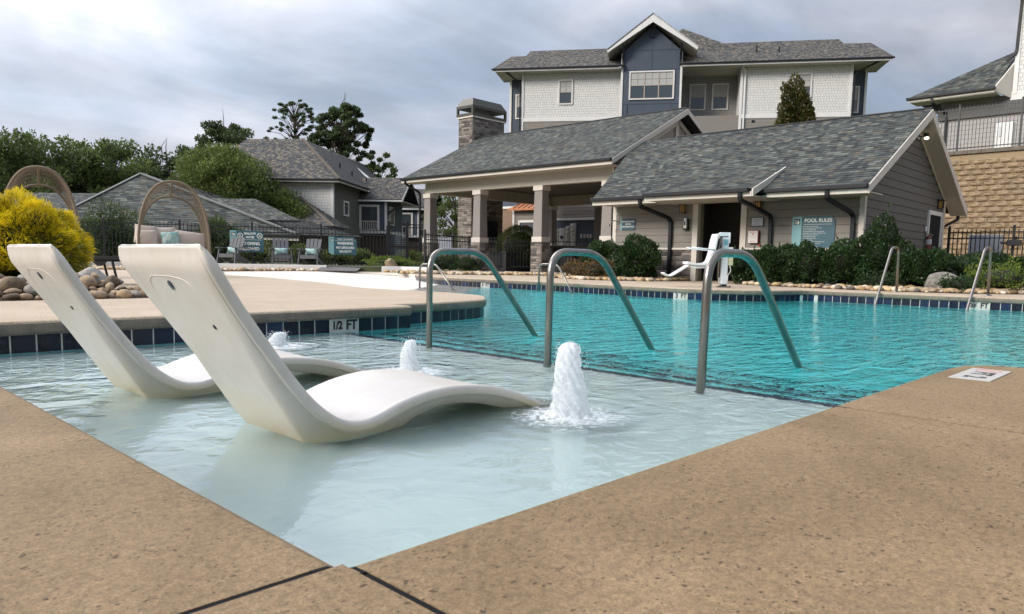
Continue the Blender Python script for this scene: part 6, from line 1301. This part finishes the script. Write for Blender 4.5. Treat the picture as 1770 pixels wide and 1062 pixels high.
# black sling lounge chair beside the rocks
t = T('sling_lounger', 'black metal sun lounger frame seen between the gold shrub and nearer headrest', 'lounger', (3.7, 11.9, 0), 0)
m = MB(); P0, P1 = Vector((3.35, 12.45, .40)), Vector((4.45, 11.35, .40)); m.beam(P0, P1, .05, .05); m.beam(P0 + Vector((.45, .45, 0)), P1 + Vector((.45, .45, 0)), .05, .05); m.beam(P0, P0 + Vector((.45, .45, 0)), .04, .04); m.beam(P1, P1 + Vector((.45, .45, 0)), .04, .04); mk('frame', m, M['iron'], t)
m = MB(); m.beam(P0 + Vector((.22, .22, -.02)), P1 + Vector((.22, .22, -.02)), .6, .05); mk('sling', m, flatmat('sling_black', (.02, .021, .023), .8), t)
for i, f in enumerate((.12, .42, .78)):
    for o_ in (Vector((0, 0, 0)), Vector((.45, .45, 0))): m = MB(); q = P0.lerp(P1, f) + o_; m.tube([q, q + Vector((.06, -.06, -.4))], .018, 6); mk('leg', m, M['iron'], t)
m = MB(); q = P0.lerp(P1, .3); m.add([q + Vector((-.1, .1, -.02)), q + Vector((.12, -.12, -.02)), q + Vector((.03, -.03, -.12)), q + Vector((-.02, .02, -.12))], [(0, 1, 2, 3)]); mk('adjuster', m, M['iron'], t)
t = T('side_table_base', 'small black and grey post base beside the rocks behind the nearer headrest', 'table', (3.95, 10.2, 0), 0)
m = MB()
for k in range(3): m.tube([(4.0 + k * .07, 10.15 - k * .06, 0), (4.0 + k * .07, 10.15 - k * .06, .25)], .022, 8)
mk('leg', m, gm, t); m = MB(); m.box(3.93, 4.2, 9.95, 10.22, .25, .42); mk('top', m, M['iron'], t, bevel=.01)
# ---------------------------------------------------------------- planting
def shrub(loc, rx, ry, h, n, mat, label, cat='shrub', L=.05, W=.028, seed=1, group=None, core=True, name='shrub', jit=.5, lump=.22, z0=0.0, spikes=0, inner=None, top=1.0):
    """bushy plant: leaves through the outer shell of an uneven dome, solid dark ball inside for its inner shade"""
    t = T(name, label, cat, (loc[0], loc[1], loc[2] if len(loc) > 2 else 0), 0, group); r = np.random.default_rng(seed); bz = loc[2] if len(loc) > 2 else 0
    u = r.normal(0, 1, (n, 3)); u /= np.linalg.norm(u, axis=1, keepdims=True); ph = r.uniform(0, 6.28, (9, 4)); fr = r.normal(0, 3.4, (9, 3)); s = np.ones(n)
    for k in range(9): s += lump * .5 * np.sin(u @ fr[k] + ph[k, 0])
    rad = (1 - np.abs(r.normal(0, .11, n))) * s; rad = np.clip(rad, .2, 1.5) + (r.random(n) < .06) * r.uniform(0, .10, n)
    c = np.array([loc[0], loc[1], bz + z0 + h * .5]); sc = np.array([rx, ry, h * .5]); P = c + u * sc * rad[:, None]; D = u / sc; D /= np.linalg.norm(D, axis=1, keepdims=True); D[:, 2] += .35
    keep = P[:, 2] > bz + .02; P, D = P[keep], D[keep]
    leaves('foliage', P, D, L, W, mat, t, jit=jit)
    if lump > .1 and n > 2000 and cat == 'shrub':      # young shoots standing out of the outline
        ns = int(90 * (rx + .3)); ui = r.integers(0, len(P), ns); ui = ui[P[ui, 2] > bz + h * .45]; Q = []; E = []
        for k in ui:
            d = D[k] * .5 + np.array([0, 0, .8]) + r.normal(0, .2, 3); d /= np.linalg.norm(d); ln = r.uniform(.05, .17) * (h / 1.1 + .2)
            for j in range(9): Q.append(P[k] + d * ln * j / 8 + r.normal(0, .010, 3)); E.append(d + r.normal(0, .45, 3))
        leaves('shoots', Q, E, L * .95, W, mat, t, jit=.3, kind='stuff')
    if inner is not None:
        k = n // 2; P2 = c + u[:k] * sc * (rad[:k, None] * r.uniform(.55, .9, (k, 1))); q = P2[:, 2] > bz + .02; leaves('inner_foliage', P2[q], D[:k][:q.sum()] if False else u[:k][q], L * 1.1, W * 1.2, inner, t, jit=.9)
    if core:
        m = MB(); m.ball(tuple(c), (rx * .62, ry * .62, h * .34), 14, 10); mk('shade_core', m, M['twig'], t, True)
    m = MB(); m.tube([(loc[0], loc[1], bz - .02), (loc[0], loc[1], bz + h * .4)], .03, 6); mk('stem', m, M['bark'], t)
    return t
GS = 'dark glossy evergreen shrubs along the bathhouse'
def B2(a, b): return fw(B_, a, b)[:2]
labs = ['dark round shrub at the left corner of the bathhouse behind the middle rail', 'dark round shrub beside the lift footrest left of the doorway']
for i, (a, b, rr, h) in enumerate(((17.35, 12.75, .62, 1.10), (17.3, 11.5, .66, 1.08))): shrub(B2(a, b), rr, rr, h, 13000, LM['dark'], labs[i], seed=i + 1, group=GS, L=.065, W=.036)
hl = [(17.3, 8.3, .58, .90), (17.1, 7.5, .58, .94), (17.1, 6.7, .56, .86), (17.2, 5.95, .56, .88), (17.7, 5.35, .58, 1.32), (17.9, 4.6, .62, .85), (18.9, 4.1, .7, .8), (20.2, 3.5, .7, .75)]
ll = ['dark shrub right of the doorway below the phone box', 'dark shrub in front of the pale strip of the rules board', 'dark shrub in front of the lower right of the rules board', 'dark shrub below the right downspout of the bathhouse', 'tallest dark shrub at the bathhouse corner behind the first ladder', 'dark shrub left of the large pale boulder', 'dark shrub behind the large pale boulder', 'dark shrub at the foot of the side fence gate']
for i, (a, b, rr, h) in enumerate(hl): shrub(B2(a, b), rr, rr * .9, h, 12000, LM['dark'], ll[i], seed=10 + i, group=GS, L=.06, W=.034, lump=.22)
GN = 'low mixed shrubs with red and yellow tips'
for i, (a, b, rr, h, mt, lb) in enumerate(((17.6, 13.55, .48, .62, 'red', 'reddish nandina bush seen through the middle rail beside the last column'), (16.3, 12.2, .42, .5, 'red', 'small reddish nandina in the pebble bed left of the lift'), (16.6, 13.1, .36, .45, 'red', 'small reddish nandina below the left shrub of the bathhouse'),
        (17.4, 3.0, .55, .55, 'lime', 'yellow tipped low shrub between the boulder and the right ladder'), (16.6, 3.6, .3, .3, 'dark', 'small dark green plant beside the right ladder post'), (17.0, 5.2, .5, .35, 'dark', 'low dark ground shrub behind the first ladder'), (18.6, 1.9, .5, .4, 'dark', 'low green shrub at the far right edge of the bed'))):
    shrub(B2(a, b), rr, rr, h, 2600, LM[mt], lb, seed=40 + i, group=GN, L=.05, W=.022, jit=.9, lump=.3)
GC = 'clipped shrubs in front of the pavilion'
for i, (a, b, rr, h, mt, lb) in enumerate(((20.0, 24.7, .42, .85, 'lime', 'bright green pointed conifer beside the first pavilion column'), (20.0, 23.3, .7, .62, 'dark', 'dark low hedge shrub by the pavilion, left one seen through the left rail'), (20.0, 22.2, .65, .6, 'dark', 'dark low hedge shrub in front of the second pavilion column'), (20.0, 21.1, .55, .6, 'dark', 'dark low hedge shrub right of the second pavilion column'))):
    shrub(B2(a, b), rr, rr, h, 4000, LM[mt], lb, seed=60 + i, group=GC, L=.05, W=.026)
shrub((16.0, 21.4, .17), .9, .5, .34, 2600, LM['lime'], 'yellow green low shrubs at the foot of the gate', seed=70, L=.05, W=.025)
GH = 'green shrubs behind the left fence'
for i, (x, y, rr, h, lb) in enumerate(((13.3, 26.3, .8, .8, 'pale green hedge shrub behind the fence between the left and middle chairs'), (14.9, 25.3, .8, .75, 'pale green hedge shrub behind the fence by the right chair'), (15.9, 24.7, .8, .6, 'pale green hedge shrub behind the fence below the WARNING sign'), (16.6, 24.2, .7, .6, 'pale green hedge shrub behind the fence left of the gate'))):
    shrub((x, y, .15), rr, rr * .6, h, 3500, LM['light'], lb, seed=80 + i, group=GH, L=.07, W=.035)
for i, (x, y, rr, h, lb) in enumerate(((9.7, 30.6, 1.05, 2.0, 'dark round arborvitae behind the fence next to the gold shrub'), (12.8, 28.4, .85, 1.8, 'dark green topped arborvitae behind the fence left of the NO DIVING sign'))):
    shrub((x, y, .1), rr, rr, h, 9000, LM['tree_d'], lb, seed=90 + i, group='arborvitae behind the left fence', L=.09, W=.035, name='arborvitae', inner=LM['dark'])
shrub((24.5, 23.3, .1), 1.1, 1.1, 2.0, 14000, LM['tree'], 'big smooth dome of clipped green topiary beyond the pavilion', seed=95, L=.06, W=.03, lump=.03, name='topiary', cat='topiary')
# gold thread cypress
def gold(loc, rx, ry, h, n, seed, label):
    t = T('gold_cypress', label, 'shrub', (loc[0], loc[1], 0), 0, 'gold thread cypress shrubs by the rocks'); r = np.random.default_rng(seed)
    u = r.normal(0, 1, (n, 3)); u /= np.linalg.norm(u, axis=1, keepdims=True); ph = r.uniform(0, 6.28, 14); fr = r.normal(0, 4.5, (14, 3)); s = np.ones(n)
    for k in range(14): s += .055 * np.sin(u @ fr[k] + ph[k])
    rad = s * (1 - np.abs(r.normal(0, .05, n))); c = np.array([loc[0], loc[1], h * .48]); sc = np.array([rx, ry, h * .52]); P = c + u * sc * rad[:, None]; D = u.copy(); D[:, 2] += .15
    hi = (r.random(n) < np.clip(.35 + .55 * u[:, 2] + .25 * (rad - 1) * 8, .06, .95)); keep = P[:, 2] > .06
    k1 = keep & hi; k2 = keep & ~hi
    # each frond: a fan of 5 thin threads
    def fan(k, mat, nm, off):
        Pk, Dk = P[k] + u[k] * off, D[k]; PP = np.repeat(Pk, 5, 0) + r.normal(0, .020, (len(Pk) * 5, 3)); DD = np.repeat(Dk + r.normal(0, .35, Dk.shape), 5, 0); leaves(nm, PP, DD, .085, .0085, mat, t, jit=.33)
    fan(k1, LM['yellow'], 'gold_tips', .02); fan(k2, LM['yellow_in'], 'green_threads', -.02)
    m = MB(); m.ball(tuple(c), (rx * .80, ry * .80, h * .44), 18, 14); mk('shade_core', m, M['twig'], t, True); m = MB(); m.tube([(loc[0], loc[1], 0), (loc[0], loc[1], h * .4)], .04, 6); mk('stem', m, M['bark'], t)  # solid dark ball paints the shaded inside behind the threads
gold((1.60, 10.95), .84, .84, 1.20, 9500, 1, 'gold thread cypress at the left edge, behind the farther lounger headrest')
gold((2.42, 10.50), .58, .58, 1.06, 7500, 2, 'gold thread cypress right of its twin, next to the black lounger frame')
# ---------------------------------------------------------------- trees
def tree(loc, h, cr, mat, label, seed, nl=9000, clumps=26, L=.22, W=.12, group=None, th=.35, name='tree', flat_=.75, cz=.62, spread=1.0, cl=.30, bare=0, wood=True, cat='tree'):
    h0_ = h; h = (h - cr * cl * flat_ * .9) ; t = T(name, label, cat, loc, 0, group); r = random.Random(seed); rn = np.random.default_rng(seed); x0, y0, z0 = loc; m = MB(); tr = h * .018 + .06; bq = .35 if clumps < 30 else .14
    m.tube([(x0, y0, z0 - .1), (x0 + r.uniform(-.1, .1) * cr * .3, y0, z0 + h * .3), (x0 + r.uniform(-.2, .2) * cr * .3, y0 + r.uniform(-.2, .2) * cr * .3, z0 + h * .9)], [tr, tr * .7, tr * .15], 8)
    C = []
    for i in range(clumps):
        a = r.uniform(0, 6.28); v = r.uniform(-1, 1); q = r.random() ** .45; rr = cr * spread * q * math.sqrt(max(.02, 1 - v * v * .85))
        c = Vector((x0 + rr * math.cos(a), y0 + rr * math.sin(a), z0 + h * cz + v * h * (1 - cz) * .92)); C.append(c)
        if wood:
            b = Vector((x0, y0, z0 + h * r.uniform(th, .75))); b.z = max(min(b.z, c.z - .1), c.z - (.07 if name == 'pine_tree' else .2) * h); mid = b.lerp(c, .55) + Vector((0, 0, .1 * h * .2)); m.tube([b, mid, c], [tr * bq, tr * bq * .6, tr * .05], 5)
    for i in range(bare):
        a = r.uniform(0, 6.28); b = Vector((x0 + r.uniform(-.4, .4) * cr, y0, z0 + h * .85)); m.tube([b, b + Vector((r.uniform(-.3, .3), 0, h * .14)), b + Vector((r.uniform(-.5, .5), 0, h * .22))], [.05, .03, .01], 4)
    mk('trunk', m, M['bark'], t)
    k = nl // clumps; Ps = []; Ds = []
    for c in C:
        s = cr * cl * r.uniform(.65, 1.25); u = rn.normal(0, 1, (k, 3)); u /= np.linalg.norm(u, axis=1, keepdims=True); q = rn.random((k, 1)) ** .38
        Ps.append(np.array(c) + u * q * s * np.array([1, 1, flat_]) + rn.normal(0, s * .07, (k, 3))); d = u.copy(); d[:, 2] += .5; Ds.append(d)
    leaves('crown', np.concatenate(Ps), np.concatenate(Ds), L, W, mat, t, jit=.7)
GT = 'broadleaf trees in the wood behind the clubhouse'
tl = [(8, 62, 8.2, 6.0, 'tree', 'broad green tree at the far left edge above the gold shrubs'), (14.5, 60, 9.0, 5.0, 'tree', 'broad green tree rising behind the left wicker hood'), (19.5, 60, 9.2, 4.2, 'tree', 'second broad green tree from the left in the wood behind the clubhouse'), (23.0, 59, 9.3, 3.0, 'tree_d', 'thin topped darker tree above the left slope of the clubhouse roof'), (25.0, 56, 8.8, 2.4, 'tree_d', 'narrow dark tree above the clubhouse roof peak'), (26.6, 54, 8.6, 2.0, 'tree_d', 'narrow dark sapling right of the clubhouse roof peak'), (28.2, 52, 8.6, 1.9, 'tree_d', 'narrow dark sapling left of the bright willow')]
for i, (x, y, h, cr, mt, lb) in enumerate(tl): tree((x, y, 0), h, cr, LM[mt], lb, 200 + i, nl=34000 if cr > 3.5 else 11000, clumps=130 if cr > 3.5 else 44, L=.25, W=.15, group=GT, cl=.21 if cr > 3.5 else .26, bare=2 if cr < 3.5 else 0, spread=1.0, th=.1, cz=.5, flat_=.9)
for i in range(5): tree((2 + i * 7.5, 72 - i * 3, 0), 8.2, 5.5, LM['tree_d'], 'dark tree deep in the wood behind the front row of trees', 230 + i, nl=16000, clumps=70, L=.34, W=.2, group='dark trees deep in the wood', th=.1, cz=.45)
tree((26.9, 57.8, 0), 11.4, 2.6, LM['tree_d'], 'tall dark tree rising above the bright willow with a bare leader', 240, nl=15000, clumps=90, L=.24, W=.14, bare=1, cl=.19, cz=.68)
tree((19.9, 43.0, .0), 7.2, 3.3, LM['light'], 'bright green willow-like tree in front of the brown roofed house', 241, nl=80000, clumps=120, L=.19, W=.07, th=.1, cz=.52, cl=.30, flat_=.8, spread=.92)
tree((21.7, 40.1, .0), 4.6, 1.8, LM['light'], 'smaller green tree at the right foot of the bright willow', 242, nl=30000, clumps=50, L=.17, W=.065, th=.1, cz=.5, cl=.4)
tree((34.4, 60.3, 0), 14.4, 2.4, LM['tree_d'], 'open airy pine behind the ridge of the brown roofed house', 243, nl=18000, clumps=190, L=.20, W=.06, cl=.09, flat_=.55, cz=.72, th=.3, spread=1.1, name='pine_tree')
tree((32.5, 61.9, 0), 10.5, 1.0, LM['tree_d'], 'small pine top left of the airy pine at the brown ridge', 244, nl=900, clumps=7, L=.2, W=.06, cl=.45, flat_=.5, cz=.88, th=.6, name='pine_tree')
tree((35.6, 54.8, 0), 13.6, 3.0, LM['tree_d'], 'large dark oak behind the right slope of the brown roof', 245, nl=34000, clumps=230, L=.22, W=.13, cl=.115, cz=.66, th=.3, spread=1.0, bare=2)
tree((37.6, 52.2, 0), 9.6, 1.6, LM['tree'], 'lower oak limb tree at the right end of the brown roof', 246, nl=6000, clumps=40, L=.2, W=.12, cl=.2, cz=.7)
shrub((38.2, 16.8, 5.2), 1.15, 1.15, 4.2, 12000, LM['mag'], 'bronze green magnolia rising behind the bathhouse ridge', seed=247, L=.17, W=.09, lump=.24, name='magnolia_tree', cat='tree', core=False, inner=LM['dark'])
tree((25.8, 29.2, 0), 4.4, 1.1, LM['tree'], 'green tree between the first pavilion column and the chimney', 248, nl=5500, clumps=24, L=.14, W=.07, cl=.34, cz=.5, th=.1)
tree((24.6, 27.0, 0), 2.0, .8, LM['tree'], 'small green bush tree at the base of the chimney', 249, nl=3000, clumps=14, L=.1, W=.05, cl=.45, cz=.5, th=.1)
